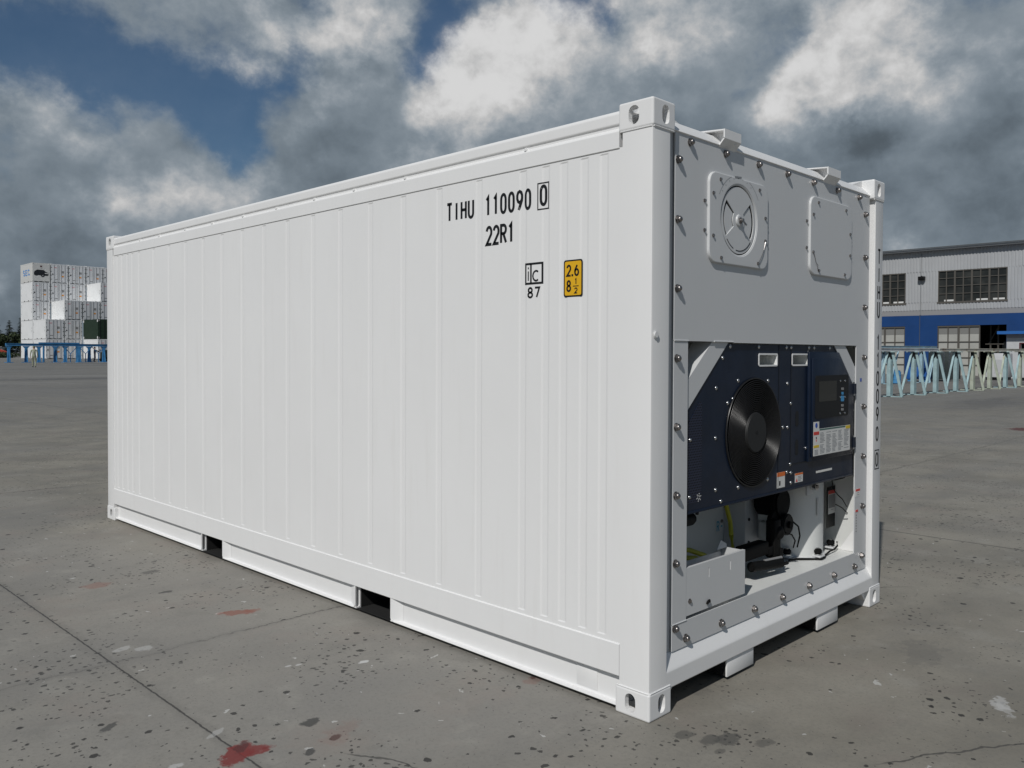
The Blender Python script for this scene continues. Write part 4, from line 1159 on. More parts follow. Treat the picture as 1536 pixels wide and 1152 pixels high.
# dark green container with white corner fittings
g = stack_proto('dark green container with white corner fittings in the stack of white ones', GREEN, GREEN, True, (SX+2*PITCH, SY-6.16*2, SZ+(CH+.012)))
CORNW = mat('corner_white', (.7, .7, .7), .6)
for y in (.02, CL-.34):
    for z in (.05, CH-.40): B().box((-.02, y, z), (-.013, y+.32, z+.34), CORNW).done('corner_fitting', g, smooth=False)
for x in (.02, CW-.3):
    for z in (.05, CH-.30): B().box((x, -.012, z), (x+.25, -.004, z+.25), mat('corner_grey', (.16, .16, .16), .6)).done('corner_fitting', g, smooth=False)
for x in (.3, .9, 1.5, 2.1): B().cyl((x, .02, .12), (x, .02, CH-.12), .025, BLACK, 6).done('locking_bar', g, smooth=False)
# container with the car picture and a blue emblem
OFFW = mat('container_greyed_white', (.60, .60, .58), .5, var=.05)
g = stack_proto('greyish container with a dark car picture and blue letters, top left of the stack', OFFW, OFFW, True, (SX, SY, SZ+4*(CH+.012)))
b = B(); b.box((.02, .02, .13), (CW-.02, .049, CH-.13), OFFW)
for x in (.25, .95, 1.75): b.box((x, .010, .02), (x+.5, .0195, .11), SLOT)
b.done('end_panel', g, smooth=False)
b = B(); y = .0195
CARB = mat('picture_black', (.012, .014, .018), .5)
car = [(.22, 1.05), (.20, 1.35), (.30, 1.62), (.62, 1.86), (1.55, 1.84), (1.86, 1.58), (2.20, 1.42), (2.22, 1.05), (2.05, .98), (1.72, .98), (1.60, .80), (1.28, .80), (1.10, 1.0), (.8, 1.02), (.6, .92), (.4, .95)]
b.prism(car, 1, y-.006, y, CARB); b.cyl((1.42, y-.006, .98), (1.42, y-.010, .98), .24, CARB, 20); b.cyl((1.42, y-.010, .98), (1.42, y-.012, .98), .11, GREYPL, 14)
b.prism([(1.68, 1.30), (1.72, 1.42), (2.18, 1.36), (2.16, 1.26)], 1, y-.010, y-.0062, LABEL)
b.box((1.05, y-.006, 2.25), (1.35, y, 2.5), mat('emblem_brown', (.12, .07, .07), .5)); b.box((1.05, y-.006, 2.06), (1.38, y, 2.12), GREYPL)
b.done('car_picture', g, smooth=False)
BLG = mat('blue_letter_paint', (.10, .28, .62), .5)
emb = lambda u, z: (-.013, -(u-.22*(z-1.3)), z)
lettering([('SEC', -4.7, 1.0, 1.05, .95, 1.2, .20, emb)], BLG, 'blue_lettering', g)

# ================================================================== BLUE TRESTLES in front of the stack
BLUES = mat('blue_steel', (.045, .205, .42), .55, var=.2, vscale=2)
def blue_trestle_proto(label, loc):
    e = thing('blue_trestle', label, 'trestle', loc, 'blue steel trestles in front of the container stack')
    b = B(); b.prism([(-.16, .02), (.16, .02), (.13, 1.80), (-.13, 1.80)], 1, -.10, .10, BLUES); b.done('post', e, smooth=False)
    b = B(); b.box((-.32, -.55, 0), (.32, .55, .06), BLUES); b.done('foot_plate', e, smooth=False)
    for s in (-1, 1):
        b = B(); b.bar((0, s*.50, .06), (0, s*.105, 1.45), .10, .10, BLUES, up=(1, 0, 0)); b.done('brace', e, smooth=False)
    b = B(); b.prism([(-.13, 1.55), (.13, 1.55), (.36, 1.80), (-.36, 1.80)], 1, -.09, .09, BLUES); b.done('head_plate', e, smooth=False)
    return e
bt0 = None
BT = [(23.2, 'leftmost blue trestle, standing alone at the end of the rail'), (25.05, 'blue trestle just left of the walking man'), (26.15, 'blue trestle just right of the walking man'),
      (28.0, 'blue trestle in front of the gap between two container door ends'), (28.85, 'blue trestle near the middle of the row, close to its neighbour on the left'), (30.2, 'blue trestle under the dark green container'),
      (31.6, 'blue trestle with the dark dressed worker beside it'), (33.0, 'blue trestle at the right, beside the dark machine')]
for i, (x, lb) in enumerate(BT):
    y = 100.0 + (.6 if i in (1, 3, 6) else -.4 if i == 5 else 0); loc = (x, y, ground_z(x, y))
    if bt0 is None: bt0 = blue_trestle_proto(lb, loc)
    else: copy_thing(bt0, loc, lb)
zt = ground_z(28, 100)+1.82
b = B(); b.box((22.9, 99.86, zt), (36.5, 100.14, zt+.24), BLUES); b.box((22.9, 99.80, zt+.24), (36.5, 100.20, zt+.27), BLUES)
for x in (29.4, 31.0, 32.4):
    b.bar((x-.75, 100.0, zt), (x, 100.0, zt-.85), .06, .06, BLUES); b.bar((x+.75, 100.0, zt), (x, 100.0, zt-.85), .06, .06, BLUES); b.bar((x, 100.0, zt-.8), (x, 100.0, ground_z(x, 100)), .07, .07, BLUES, up=(0, 1, 0))
tag(b.done('support_rail', smooth=False), 'long blue rail lying on the blue trestles', 'rail')
b = B(); b.box((26.6, 101.4, zt+.20), (30.8, 101.7, zt+.42), BLUES)
for x in (27.0, 30.5): b.box((x, 101.45, ground_z(x, 101)), (x+.15, 101.65, zt+.20), BLUES)
tag(b.done('back_rail', smooth=False), 'short blue rail on thin legs just behind the long one', 'rail')

# ================================================================== LEFT BACKGROUND: people, machine, wall, trees
SKIN = mat('skin', (.42, .25, .17), .55); KHAKI = mat('khaki_cloth', (.30, .33, .25), .9, var=.15, vscale=6); KHAKI2 = mat('khaki_trousers', (.32, .34, .24), .9, var=.2, vscale=6)
SHOE = mat('dark_shoes', (.02, .02, .02), .6); NAVYC = mat('navy_cloth', (.012, .016, .035), .9, var=.2, vscale=5); HAIR = mat('black_hair', (.012, .010, .009), .7); CAP = mat('cap_cloth', (.16, .17, .11), .9)
def skin_body(name, joints, bones, mats_fn, mlist, parent):
    """one continuous figure: joints {key: (x,y,z,r)}, bones [(a,b)], grown with a Skin modifier, then frozen to a mesh."""
    keys = list(joints); me = bpy.data.meshes.new('sk')
    me.from_pydata([joints[k][:3] for k in keys], [(keys.index(a), keys.index(b)) for a, b in bones], [])
    o = bpy.data.objects.new('sk', me); COL.objects.link(o)
    o.modifiers.new('skin', 'SKIN'); o.modifiers.new('sub', 'SUBSURF').levels = 1
    if not me.skin_vertices: me.attributes.new('', 'FLOAT', 'POINT')
    for i, k in enumerate(keys):
        sv = me.skin_vertices[0].data[i]; r = joints[k][3]; sv.radius = (r, r) if not isinstance(r, tuple) else r
        sv.use_root = (k == 'pelvis')
    bpy.context.view_layer.update(); dg = bpy.context.evaluated_depsgraph_get()
    m2 = bpy.data.meshes.new_from_object(o.evaluated_get(dg)); bpy.data.objects.remove(o)
    m2.materials.clear()
    for m in mlist: m2.materials.append(m)
    for p in m2.polygons: p.material_index = mats_fn(p.center); p.use_smooth = True
    return link(name, m2, parent)
def person(name, label, loc, rz, pose, cloth, trousers, headgear):
    e = thing(name, label, 'person', loc, None, rz)
    J = dict(pelvis=(0, 0, .93, .13), waist=(0, 0, 1.08, .125), chest=(0, .0, 1.30, .15), neck0=(0, 0, 1.45, .075), neck=(0, 0, 1.50, .055), head0=(0, -.01, 1.58, .078), head1=(0, -.015, 1.66, .092), head2=(0, -.01, 1.735, .062),
             hipL=(-.10, 0, .88, .10), hipR=(.10, 0, .88, .10), shL=(-.19, 0, 1.41, .072), shR=(.19, 0, 1.41, .072))
    J.update(pose)
    bones = [('pelvis', 'waist'), ('waist', 'chest'), ('chest', 'neck0'), ('neck0', 'neck'), ('neck', 'head0'), ('head0', 'head1'), ('head1', 'head2'), ('pelvis', 'hipL'), ('pelvis', 'hipR'), ('neck0', 'shL'), ('neck0', 'shR')]
    for s in 'LR':
        bones += [('hip'+s, 'knee'+s), ('knee'+s, 'ank'+s), ('ank'+s, 'toe'+s), ('sh'+s, 'elb'+s), ('elb'+s, 'wri'+s), ('wri'+s, 'hand'+s)]
        J['fin'+s] = tuple(Vector(J['hand'+s][:3])+(Vector(J['hand'+s][:3])-Vector(J['wri'+s][:3]))*.7)+(.016,); bones.append(('hand'+s, 'fin'+s))
        h = Vector(J['hand'+s][:3]); J['thu'+s] = (h.x+(.04 if s == 'L' else -.04), h.y-.03, h.z-.02, .013); bones.append(('hand'+s, 'thu'+s))
    wr = [Vector(J['wri'+s][:3]) for s in 'LR']
    def mf(c):
        if c.z > 1.475 or min((c-w).length for w in wr) < .045 or any((c-Vector(J['hand'+s][:3])).length < .10 for s in 'LR'): return 2
        if c.z < .10: return 3
        return 0 if c.z > .86 else 1
    o = skin_body('body', J, bones, mf, [cloth, trousers, SKIN, SHOE], e)
    # face: nose, brow, ears
    b = B(); b.ball((0, -.112, 1.645), .017, SKIN, 8, (.8, 1.1, 1.3))
    for s in (-1, 1): b.ball((s*.088, -.01, 1.65), .022, SKIN, 8, (.5, .8, 1.2)); b.ball((s*.034, -.098, 1.672), .011, SHOE, 8)
    b.box((-.028, -.105, 1.598), (.028, -.096, 1.606), mat('lip', (.30, .12, .10), .5))
    b.done('face', e)
    if headgear == 'cap':
        b = B(); b.ball((0, -.01, 1.70), .108, CAP, 14, (1, 1.08, .75)); b.box((-.08, -.19, 1.695), (.08, -.09, 1.708), CAP, .004); b.done('cap', e)
    else:
        b = B(); b.ball((0, .012, 1.70), .105, HAIR, 14, (1, 1.05, .85)); b.done('hair', e)
    return e
gx, gy = 18.45, 74.2
person('person', 'person in pale khaki work clothes and a cap walking across the yard', (gx, gy, ground_z(gx, gy)), math.radians(160),
       dict(kneeL=(-.10, -.06, .49, .066), ankL=(-.10, .10, .09, .045), toeL=(-.11, -.05, .035, .04), kneeR=(.10, -.10, .49, .066), ankR=(.10, -.18, .08, .045), toeR=(.11, -.32, .035, .04),
            elbL=(-.25, .05, 1.15, .05), wriL=(-.25, -.06, .92, .034), handL=(-.245, -.09, .85, .034), elbR=(.25, .08, 1.14, .05), wriR=(.26, .10, .90, .034), handR=(.26, .09, .83, .034)), KHAKI, KHAKI2, 'cap')
gx, gy = 32.55, 101.6
person('person', 'person in dark navy clothes with both arms stretched out to the dark machine', (gx, gy, ground_z(gx, gy)), math.radians(75),
       dict(kneeL=(-.11, -.05, .49, .066), ankL=(-.13, .06, .09, .045), toeL=(-.14, -.08, .035, .04), kneeR=(.11, .02, .49, .066), ankR=(.14, .12, .09, .045), toeR=(.15, -.02, .035, .04),
            elbL=(-.22, -.26, 1.30, .05), wriL=(-.18, -.50, 1.20, .034), handL=(-.17, -.57, 1.17, .034), elbR=(.22, -.26, 1.28, .05), wriR=(.18, -.50, 1.14, .034), handR=(.17, -.57, 1.10, .034)), NAVYC, NAVYC, 'hair')
# dark machine on wheels the worker reaches for
MACH = mat('machine_dark', (.018, .024, .020), .55, var=.3, vscale=4)
gx, gy = 33.95, 101.2; e = thing('engine_cart', 'dark green engine cart on wheels at the right end of the blue trestles', 'machine', (gx, gy, ground_z(gx, gy)))
b = B(); b.box((-.8, -.45, .35), (.8, .45, 1.15), MACH, .05); b.box((-.5, -.4, 1.15), (.35, .4, 1.42), MACH, .06); b.done('hood', e)
b = B(); b.box((-.95, -.4, .25), (.95, .4, .35), BLACK); b.bar((.95, 0, .3), (1.35, 0, .75), .06, .06, BLACK); b.done('chassis', e, smooth=False)
for x in (-.55, .55):
    for y in (-.5, .5): b = B(); b.cyl((x, y-.07, .27), (x, y+.07, .27), .27, RUBBER, 20, bev=.03); b.cyl((x, y-.075, .27), (x, y+.075, .27), .12, GREYPL, 14); b.done('wheel', e)
b = B(); b.cyl((.2, .1, 1.4), (.2, .1, 1.75), .05, BLACK, 10); b.ball((.55, -.2, 1.3), .12, GREYPL, 10); b.done('exhaust_pipe', e)

# boundary wall, hedge, red heap
e = thing('boundary_wall', 'pale low wall beyond the yard at the far left', 'wall', (0, 0, 0)); gz = ground_z(30, 150)
PALE = mat('pale_render', (.42, .42, .41), .9, var=.12, vscale=.3)
b = B(); b.box((10.0, 158.0, gz-.3), (37.0, 158.25, gz+1.75), PALE); b.done('wall_panel', e, smooth=False)
b = B(); b.box((10.0, 157.9, gz+1.75), (37.0, 158.35, gz+1.87), PALE); b.done('coping', e, smooth=False)
b = B()
for k in range(9): b.box((10.5+k*3.2, 157.86, gz-.3), (10.9+k*3.2, 157.995, gz+1.75), PALE)
b.done('pier', e, smooth=False)
TARP = mat('red_tarpaulin', (.50, .075, .045), .6, var=.2, vscale=1.5)
e = thing('covered_heap', 'heap under a red tarpaulin in front of the pale wall at the far left', 'heap', (0, 0, 0))
b = B(); z0 = ground_z(32, 152)
b.prism([(31.6, z0+.2), (36.4, z0+.2), (35.9, z0+1.05), (34.9, z0+1.4), (33.2, z0+1.3), (32.2, z0+1.1)], 1, 150.6, 153.0, TARP, bev=.18, seg=2); b.done('tarpaulin', e)
b = B(); b.box((31.3, 150.3, z0-.1), (36.7, 153.2, z0+.25), BLACK); b.done('pallet', e, smooth=False)
def leaf_cloud(b, centre, rad, n, size, ms, seed, shape=None):
    rnd = random.Random(seed); bms = [bmesh.new() for _ in ms]
    for i in range(n):
        while True:
            p = Vector((rnd.uniform(-1, 1), rnd.uniform(-1, 1), rnd.uniform(-1, 1)))
            if .25 < p.length < 1: break
        q = Vector((p.x*rad[0], p.y*rad[1], p.z*rad[2]))+Vector(centre)
        if shape and not shape(q, rnd): continue
        s = size*rnd.uniform(.6, 1.5); a = Vector((rnd.gauss(0, 1), rnd.gauss(0, 1), rnd.gauss(0, .7))).normalized(); c = a.orthogonal().normalized(); c.rotate(Matrix.Rotation(rnd.uniform(0, 6.28), 3, a)); d = a.cross(c)
        bm = bms[rnd.randrange(len(ms))]
        bm.faces.new([bm.verts.new(q+c*s), bm.verts.new(q+d*s*.6), bm.verts.new(q-c*s), bm.verts.new(q-d*s*.6)])
    for bm, m in zip(bms, ms): b.merge(bm, m)
LEAF = [mat('leaf_dark', (.018, .030, .014), .8), mat('leaf_mid', (.032, .050, .020), .8), mat('leaf_light', (.060, .085, .030), .8)]
CONI = [mat('needle_dark', (.012, .020, .014), .85), mat('needle_mid', (.020, .032, .020), .85)]
BARK = mat('bark', (.06, .045, .035), .9)
b = B(); leaf_cloud(b, (30.5, 148.5, ground_z(30, 148)+.45), (7.0, .8, .6), 2600, .16, LEAF[1:], 3)
tag(b.done('low_hedge', smooth=False), 'low green hedge in front of the pale wall at the far left', 'hedge')
def conifer(label, x, y, h, r, seed):
    e = thing('conifer_tree', label, 'tree', (x, y, ground_z(x, y)), 'trees at the far left')
    b = B(); b.cyl((0, 0, 0), (0, 0, h*.97), .16, BARK, 8, r2=.02); b.done('trunk', e)
    rnd = random.Random(seed); b = B(); bms = [bmesh.new() for _ in CONI]
    lv = int(h*3.2)
    for i in range(lv):
        t = i/lv; z = h*(.12+.88*t); rr_ = r*(1-t)**.85*(.75+.5*rnd.random())+.08
        for k in range(int(9+12*(1-t))):
            a = rnd.uniform(0, 6.28); L = rr_*rnd.uniform(.55, 1.1); w = .16+.25*(1-t)
            d = Vector((math.cos(a), math.sin(a), 0)); s = Vector((-d.y, d.x, 0)); bm = bms[rnd.randrange(2)]
            p0 = d*.05+Vector((0, 0, z)); tip = d*L+Vector((0, 0, z-L*rnd.uniform(.15, .45)))
            for j in range(3):
                q = p0.lerp(tip, .25+.3*j); e1 = s*w*(1.1-.3*j)*rnd.uniform(.7, 1.2); up = Vector((0, 0, rnd.uniform(-.12, .12)))
                bm.faces.new([bm.verts.new(q-d*w+up), bm.verts.new(q+e1), bm.verts.new(q+d*w*1.4-Vector((0, 0, .12))), bm.verts.new(q-e1)])
    for bm, m in zip(bms, CONI): b.merge(bm, m)
    b.done('crown', e, smooth=False)
conifer('tallest dark conifer, cut by the left edge of the photo', 47.0, 203.0, 9.6, 2.1, 1)
conifer('dark conifer with a broad skirt, second from the left edge', 49.0, 200.5, 7.7, 1.9, 2)
conifer('slim dark conifer, third from the left edge', 51.0, 200.0, 8.3, 1.3, 3)
conifer('short dark conifer nearest to the stacked containers', 53.2, 198.0, 6.3, 1.2, 4)
def bush_tree(label, x, y, h, r, seed):
    e = thing('broadleaf_tree', label, 'tree', (x, y, ground_z(x, y)), 'trees at the far left')
    b = B(); b.cyl((0, 0, 0), (0, 0, h*.6), .14, BARK, 8, r2=.06)
    for k in range(5):
        a = k*1.3; b.cyl((0, 0, h*.35+.1*k), (r*.6*math.cos(a), r*.6*math.sin(a), h*.62+.1*k), .05, BARK, 6, r2=.02)
    b.done('trunk', e)
    b = B(); rnd = random.Random(seed)
    for k in range(11):
        leaf_cloud(b, (rnd.uniform(-.7, .7)*r, rnd.uniform(-.7, .7)*r, h*rnd.uniform(.42, .85)), (r*.45, r*.45, h*.17), 230, .17, LEAF, seed*20+k)
    b.done('crown', e, smooth=False)
bush_tree('lighter green leafy tree in front of the conifers, beside the stacked containers', 43.6, 172.0, 4.6, 1.9, 5)
bush_tree('dark leafy tree below the conifers at the left edge of the photo', 40.4, 174.0, 4.2, 2.0, 6)

# ================================================================== RIGHT BACKGROUND
# ---- warehouse: long wall at x = 58 facing the yard
CLAD = mat('grey_cladding', (.40, .41, .42), .55, var=.05, vscale=.5, spec=.3)
BAND = mat('grey_band', (.27, .27, .275), .6, spec=.3); BLUEW = mat('blue_wall_paint', (.009, .050, .175), .55, var=.08, vscale=.6, spec=.3)
ROOFM = mat('roof_edge_dark', (.09, .095, .10), .5); FRAME = mat('window_frame_brown', (.085, .078, .068), .6); PANEW = mat('door_pane_pale', (.40, .40, .37), .6, var=.08, vscale=.6)
DARKI = mat('dark_interior', (.030, .030, .030), .9); CONDUIT = mat('conduit_grey', (.22, .23, .24), .5)
def glass_mat():
    m = bpy.data.materials.new('window_glass'); m.use_nodes = True; t = NT(m.node_tree); p = t.n['Principled BSDF']
    co = t.new('ShaderNodeTexCoord').outputs['Object']
    t.l.new(t.mix(t.ramp(t.noise(co, .55, 4, .6), .4, .65), (.020, .022, .021, 1), (.050, .052, .048, 1)), p.inputs['Base Color'])
    p.inputs['Roughness'].default_value = .12; p.inputs['Specular IOR Level'].default_value = .45
    return m
WGL = glass_mat()
WX, GZ = 58.0, ground_z(58, 16)
wh = thing('warehouse', 'grey corrugated warehouse with a blue lower wall and large paned windows', 'warehouse', (0, 0, 0))
Y0, Y1, EAVE = -14.0, 52.0, 8.66
bays = [(13.42+6.26*k, 17.57+6.26*k) for k in range(-4, 6)]
def corr(b, y0, y1, z0, z1, pitch=.20, dep=.035):
    n = max(1, round((y1-y0)/pitch)); p = (y1-y0)/n; ys = []
    for i in range(n):
        y = y0+i*p; ys += [(y, 0), (y+p*.42, 0), (y+p*.55, -dep), (y+p*.87, -dep)]
    ys.append((y1, 0)); bm = bmesh.new()
    lo = [bm.verts.new((WX+d, y, z0)) for y, d in ys]; hi = [bm.verts.new((WX+d, y, z1)) for y, d in ys]
    for i in range(len(ys)-1): bm.faces.new((lo[i], hi[i], hi[i+1], lo[i+1]))
    b.merge(bm, CLAD)
ZS, ZT = 5.15, 7.24                      # sill and head of the upper windows
b = B(); corr(b, Y0, Y1, ZT, EAVE); corr(b, Y0, Y1, 4.62, ZS)
edges = [Y0]+[v for q in bays for v in q]+[Y1]
for i in range(0, len(edges), 2): corr(b, edges[i], edges[i+1], ZS, ZT)
b.box((WX+.0, Y0, 4.27), (WX+.1, Y1, 4.615), BAND)
b.done('cladding', wh, smooth=False)
b = B(); ZD = 3.54
b.box((WX-.03, Y0, ZD), (WX+.15, Y1, 4.265), BLUEW)
for i in range(0, len(edges), 2): b.box((WX-.03, edges[i], GZ-.5), (WX+.15, edges[i+1], ZD-.002), BLUEW)
b.done('lower_wall', wh, smooth=False)
b = B(); b.box((WX+.16, Y0, GZ-.5), (WX+28, Y0+.2, EAVE-.1), CLAD); b.box((WX+.16, Y1-.2, GZ-.5), (WX+28, Y1, EAVE-.1), CLAD); b.box((WX+27.8, Y0+.2, GZ-.5), (WX+28, Y1-.2, EAVE-.1), CLAD)
b.done('side_wall', wh, smooth=False)
b = B(); b.prism([(WX-.35, EAVE+.02), (WX-.35, EAVE+.10), (WX+14, EAVE+1.3), (WX+28.3, EAVE+.10), (WX+28.3, EAVE+.02), (WX+14, EAVE+1.18)], 1, Y0-.3, Y1+.3, CLAD)
b.done('roof', wh, smooth=False)
b = B(); b.box((WX-.40, Y0-.3, EAVE-.05), (WX-.10, Y1+.3, EAVE+.015), ROOFM); b.box((WX-.46, Y0-.3, EAVE+.11), (WX-.36, Y1+.3, EAVE+.17), ROOFM); b.done('gutter', wh, smooth=False)
b = B(); b.box((WX+8, Y0+1, GZ-.2), (WX+8.1, Y1-1, EAVE-.3), DARKI); b.box((WX+.2, Y0+1, EAVE-.6), (WX+8, Y1-1, EAVE-.5), DARKI); b.done('inner_wall', wh, smooth=False)
for q, (ya, yb) in enumerate(bays):
    b = B(); b.box((WX-.05, ya-.05, ZS-.12), (WX+.10, yb+.05, ZS-.002), FRAME); b.box((WX-.02, ya, ZT-.07), (WX+.08, yb, ZT-.002), FRAME)
    n = 8; w = (yb-ya)/n
    for i in range(n+1):
        t_ = .055 if i % 2 == 0 else .03; y = ya+i*w; lo_, hi_ = max(ya, y-t_/1.0), min(yb, y+t_/1.0); b.box((WX-.015, lo_, ZS), (WX+.05, hi_, ZT-.071), FRAME)
    for j in range(1, 4):
        z = ZS+(ZT-ZS)*j/4; b.box((WX-.010, ya, z-.022), (WX+.045, yb, z+.022), FRAME)
    f = b.done('window', wh, smooth=False)
    b = B(); b.box((WX+.055, ya, ZS), (WX+.065, yb, ZT-.07), WGL); b.done('pane', f, smooth=False)
    b = B()
    for i in range(4):
        if random.random() < .8: b.box((WX+.052, ya+.15+i*w*2*.95, ZS+.02), (WX+.0545, ya+.15+i*w*2*.95+w*1.3, ZS+.13), LABEL)
    b.done('sill_paper', f, smooth=False)
    # big door below: pale panes in a brown grid, the right-hand third of some doors stands open
    op = (q == 4); yc = ya+1.55 if op else ya
    b = B()
    b.box((WX-.02, ya-.10, GZ-.3), (WX+.12, ya-.002, ZD+.002), FRAME); b.box((WX-.02, yb+.002, GZ-.3), (WX+.12, yb+.10, ZD+.002), FRAME); b.box((WX-.01, yc, ZD-.10), (WX+.1, yb, ZD-.004), FRAME)
    n = 6 if not op else 4; w = (yb-yc)/n
    for i in range(n+1):
        t_ = .06 if i % 2 == 0 else .03; y = yc+i*w; b.box((WX+.01, max(yc, y-t_), GZ), (WX+.07, min(yb, y+t_), ZD-.101), FRAME)
    for z in (.9, 1.4, 1.95, 2.45): b.box((WX+.014, yc, z-.025), (WX+.066, yb, z+.025), FRAME)
    d = b.done('door', wh, smooth=False)
    b = B(); b.box((WX+.072, yc, GZ), (WX+.085, yb, 2.95), PANEW); b.box((WX+.072, yc, 2.952), (WX+.085, yb, ZD-.10), mat('door_pane_grey', (.20, .20, .19), .6)); b.done('pane', d, smooth=False)
    if op:
        b = B()
        for y in (ya+.25, ya+.75, ya+1.2): b.box((WX+1.2, y, GZ), (WX+1.28, y+.09, ZD), FRAME)
        b.bar((WX+1.2, ya+.2, 2.3), (WX+1.2, yc, 2.3), .06, .06, FRAME); b.bar((WX+1.2, ya+.75, 3.5), (WX+1.2, ya+1.35, 2.3), .07, .07, FRAME)
        b.done('inner_frame', d, smooth=False)
        tk = B(); tk.cyl((WX+1.9, ya+.45, GZ), (WX+1.9, ya+.45, 2.35), .28, mat('tank_grey', (.25, .26, .24), .4), 18); tk.ball((WX+1.9, ya+.45, 2.35), .28, MATS['tank_grey'], 14, (1, 1, .5)); tk.cyl((WX+1.9, ya+.45, 2.4), (WX+1.9, ya+.45, 2.62), .05, FRAME, 8)
        tag(tk.done('gas_tank'), 'grey upright tank standing in the open doorway of the warehouse', 'tank')
b = B(); b.cyl((WX-.055, 18.66, 4.3), (WX-.055, 18.66, EAVE-.2), .022, CONDUIT, 8); b.cyl((WX-.06, 18.70, 1.0), (WX-.06, 18.70, 4.3), .018, ROOFM, 8); b.done('conduit', wh)
b = B(); b.box((WX-.32, 18.36, 6.66), (WX-.06, 18.78, 6.92), BLACK, .02); b.bar((WX-.02, 18.6, 6.95), (WX-.2, 18.6, 6.95), .05, .05, BLACK); b.box((WX-.34, 18.40, 6.70), (WX-.325, 18.74, 6.86), RUBBER); b.done('wall_lamp', wh, smooth=False)

# ---- small hut with a blue flat roof
hz = ground_z(54, 11); e = thing('guard_hut', 'small white hut with a flat blue roof and a dark doorway by the warehouse', 'hut', (53.6, 9.4, hz))
HW = mat('hut_white', (.52, .53, .54), .6, var=.05); MAR = mat('maroon_frame', (.10, .025, .03), .5)
b = B(); b.sheet([(0, 0), (2.9, 0), (2.9, 2.62), (0, 2.62)], [[(1.35, .05), (2.15, .05), (2.15, 2.05), (1.35, 2.05)]], 0, 0, .10, HW)
b.box((.101, 0, 0), (3.4, .1, 2.62), HW); b.box((.101, 2.8, 0), (3.4, 2.9, 2.62), HW); b.box((3.3, .1, 0), (3.4, 2.8, 2.62), HW); b.done('wall', e, smooth=False)
b = B(); b.box((-.45, -.5, 2.625), (3.8, 3.3, 2.80), mat('hut_blue', (.02, .13, .42), .5)); b.box((-.05, .0, 2.40), (-.003, 2.9, 2.62), mat('hut_fascia', (.30, .30, .33), .6)); b.done('roof', e, smooth=False)
b = B(); b.box((-.03, 1.27, 0), (.05, 1.348, 2.12), MAR); b.box((-.03, 2.152, 0), (.05, 2.23, 2.12), MAR); b.box((-.03, 1.348, 2.052), (.05, 2.152, 2.12), MAR); b.box((.6, 1.2, 0), (.62, 2.3, 2.1), DARKI); b.done('doorway', e, smooth=False)

# ---- white cabinets on dark skids behind the trestles
WCAB = mat('cabinet_white', (.55, .56, .57), .5, var=.06, vscale=1.5)
def cabinet(label, x, y, w, h, lean):
    z = ground_z(x, y); e = thing('skid_cabinet', label, 'cabinet', (x, y, z), 'white cabinets behind the pale trestles')
    b = B(); b.prism([(0, .16), (w, .16), (w-lean, h), (.0, h)], 0, 0, 1.3, WCAB, bev=.03); b.done('shell', e)
    b = B(); b.box((.05, .05, 0), (1.25, .22, .155), BLACK); b.box((.05, w-.22, 0), (1.25, w-.05, .155), BLACK); b.box((.1, .22, .05), (1.2, w-.22, .15), BLACK); b.done('skid', e, smooth=False)
    b = B(); b.box((-.012, .2, .4), (-.001, w*.55, h-.35), mat('cabinet_door', (.48, .49, .50), .5)); b.box((-.03, w*.5, h*.5), (-.0125, w*.53, h*.5+.15), BLACK); b.done('door', e, smooth=False)
cabinet('white cabinet with one slanting side, between the rusty rail and the dark open doorway', 49.4, 11.25, 1.05, 1.50, .35)
cabinet('white cabinet beside the doorway of the small hut', 49.6, 9.55, 1.10, 1.55, .1)
cabinet('low white cabinet at the right edge of the photo', 49.5, 8.3, 1.0, .95, .0)

# ---- pale trestles carrying rails, receding to the right
PALEG = mat('pale_green_steel', (.33, .46, .48), .55, var=.15, vscale=3, dirt=((.22, .13, .06), .5, 2.2)); YELG = mat('yellowed_steel', (.41, .45, .37), .6, var=.15, vscale=3, dirt=((.30, .16, .05), .6, 2.5))
RUST = mat('rusty_rail', (.66, .63, .54), .65, var=.1, dirt=((.26, .10, .04), .9, 1.2)); GREYR = mat('grey_rail', (.68, .69, .69), .55, var=.12, dirt=((.16, .13, .10), .5, 2.0))
def trestle_proto(m, label, loc, H=1.60):
    e = thing('steel_trestle', label, 'trestle', loc, 'pale steel trestles in front of the warehouse')
    b = B(); b.prism([(-.065, .03), (.065, .03), (.065, H*.80), (-.035, H*.88), (-.065, H*.80)], 0, -.12, .12, m); b.box((-.10, -.055, H*.80), (.10, .055, H-.03), DGREY); b.done('post', e, smooth=False)
    b = B(); b.box((-.07, -.45, 0), (.07, .45, .03), m); b.done('foot_bar', e, smooth=False)
    b = B(); b.box((-.12, -.22, H-.03), (.12, .22, H), m); b.done('head_plate', e, smooth=False)
    b = B(); b.bar((.0, -.42, .03), (.0, -.09, H-.03), .085, .06, m, up=(1, 0, 0)); b.done('side_brace', e, smooth=False)
    b = B(); b.bar((.06, -.34, .05), (1.78, -.10, H-.05), .07, .05, m); b.done('long_brace', e, smooth=False)
    return e
tp = {}
TR = [(27.55, 9.32, 'g', 'nearest pale green trestle, right beside the big container'), (29.55, 9.22, 'g', 'pale green trestle under the grey rail, second from the big container'), (31.55, 9.10, 'g', 'pale green trestle where the grey rail meets the rusty one'),
      (33.5, 8.98, 'g', 'pale green trestle under the rusty part of the rail'), (35.2, 8.86, 'y', 'yellowed trestle left of the white slanting cabinet'), (37.1, 8.74, 'y', 'yellowed trestle in front of the white slanting cabinet'), (38.9, 8.60, 'g', 'pale green trestle in front of the small hut'), (40.7, 8.48, 'y', 'yellowed trestle at the right edge of the photo'),
      (25.6, 9.44, 'g', 'pale green trestle mostly hidden behind the big container')]
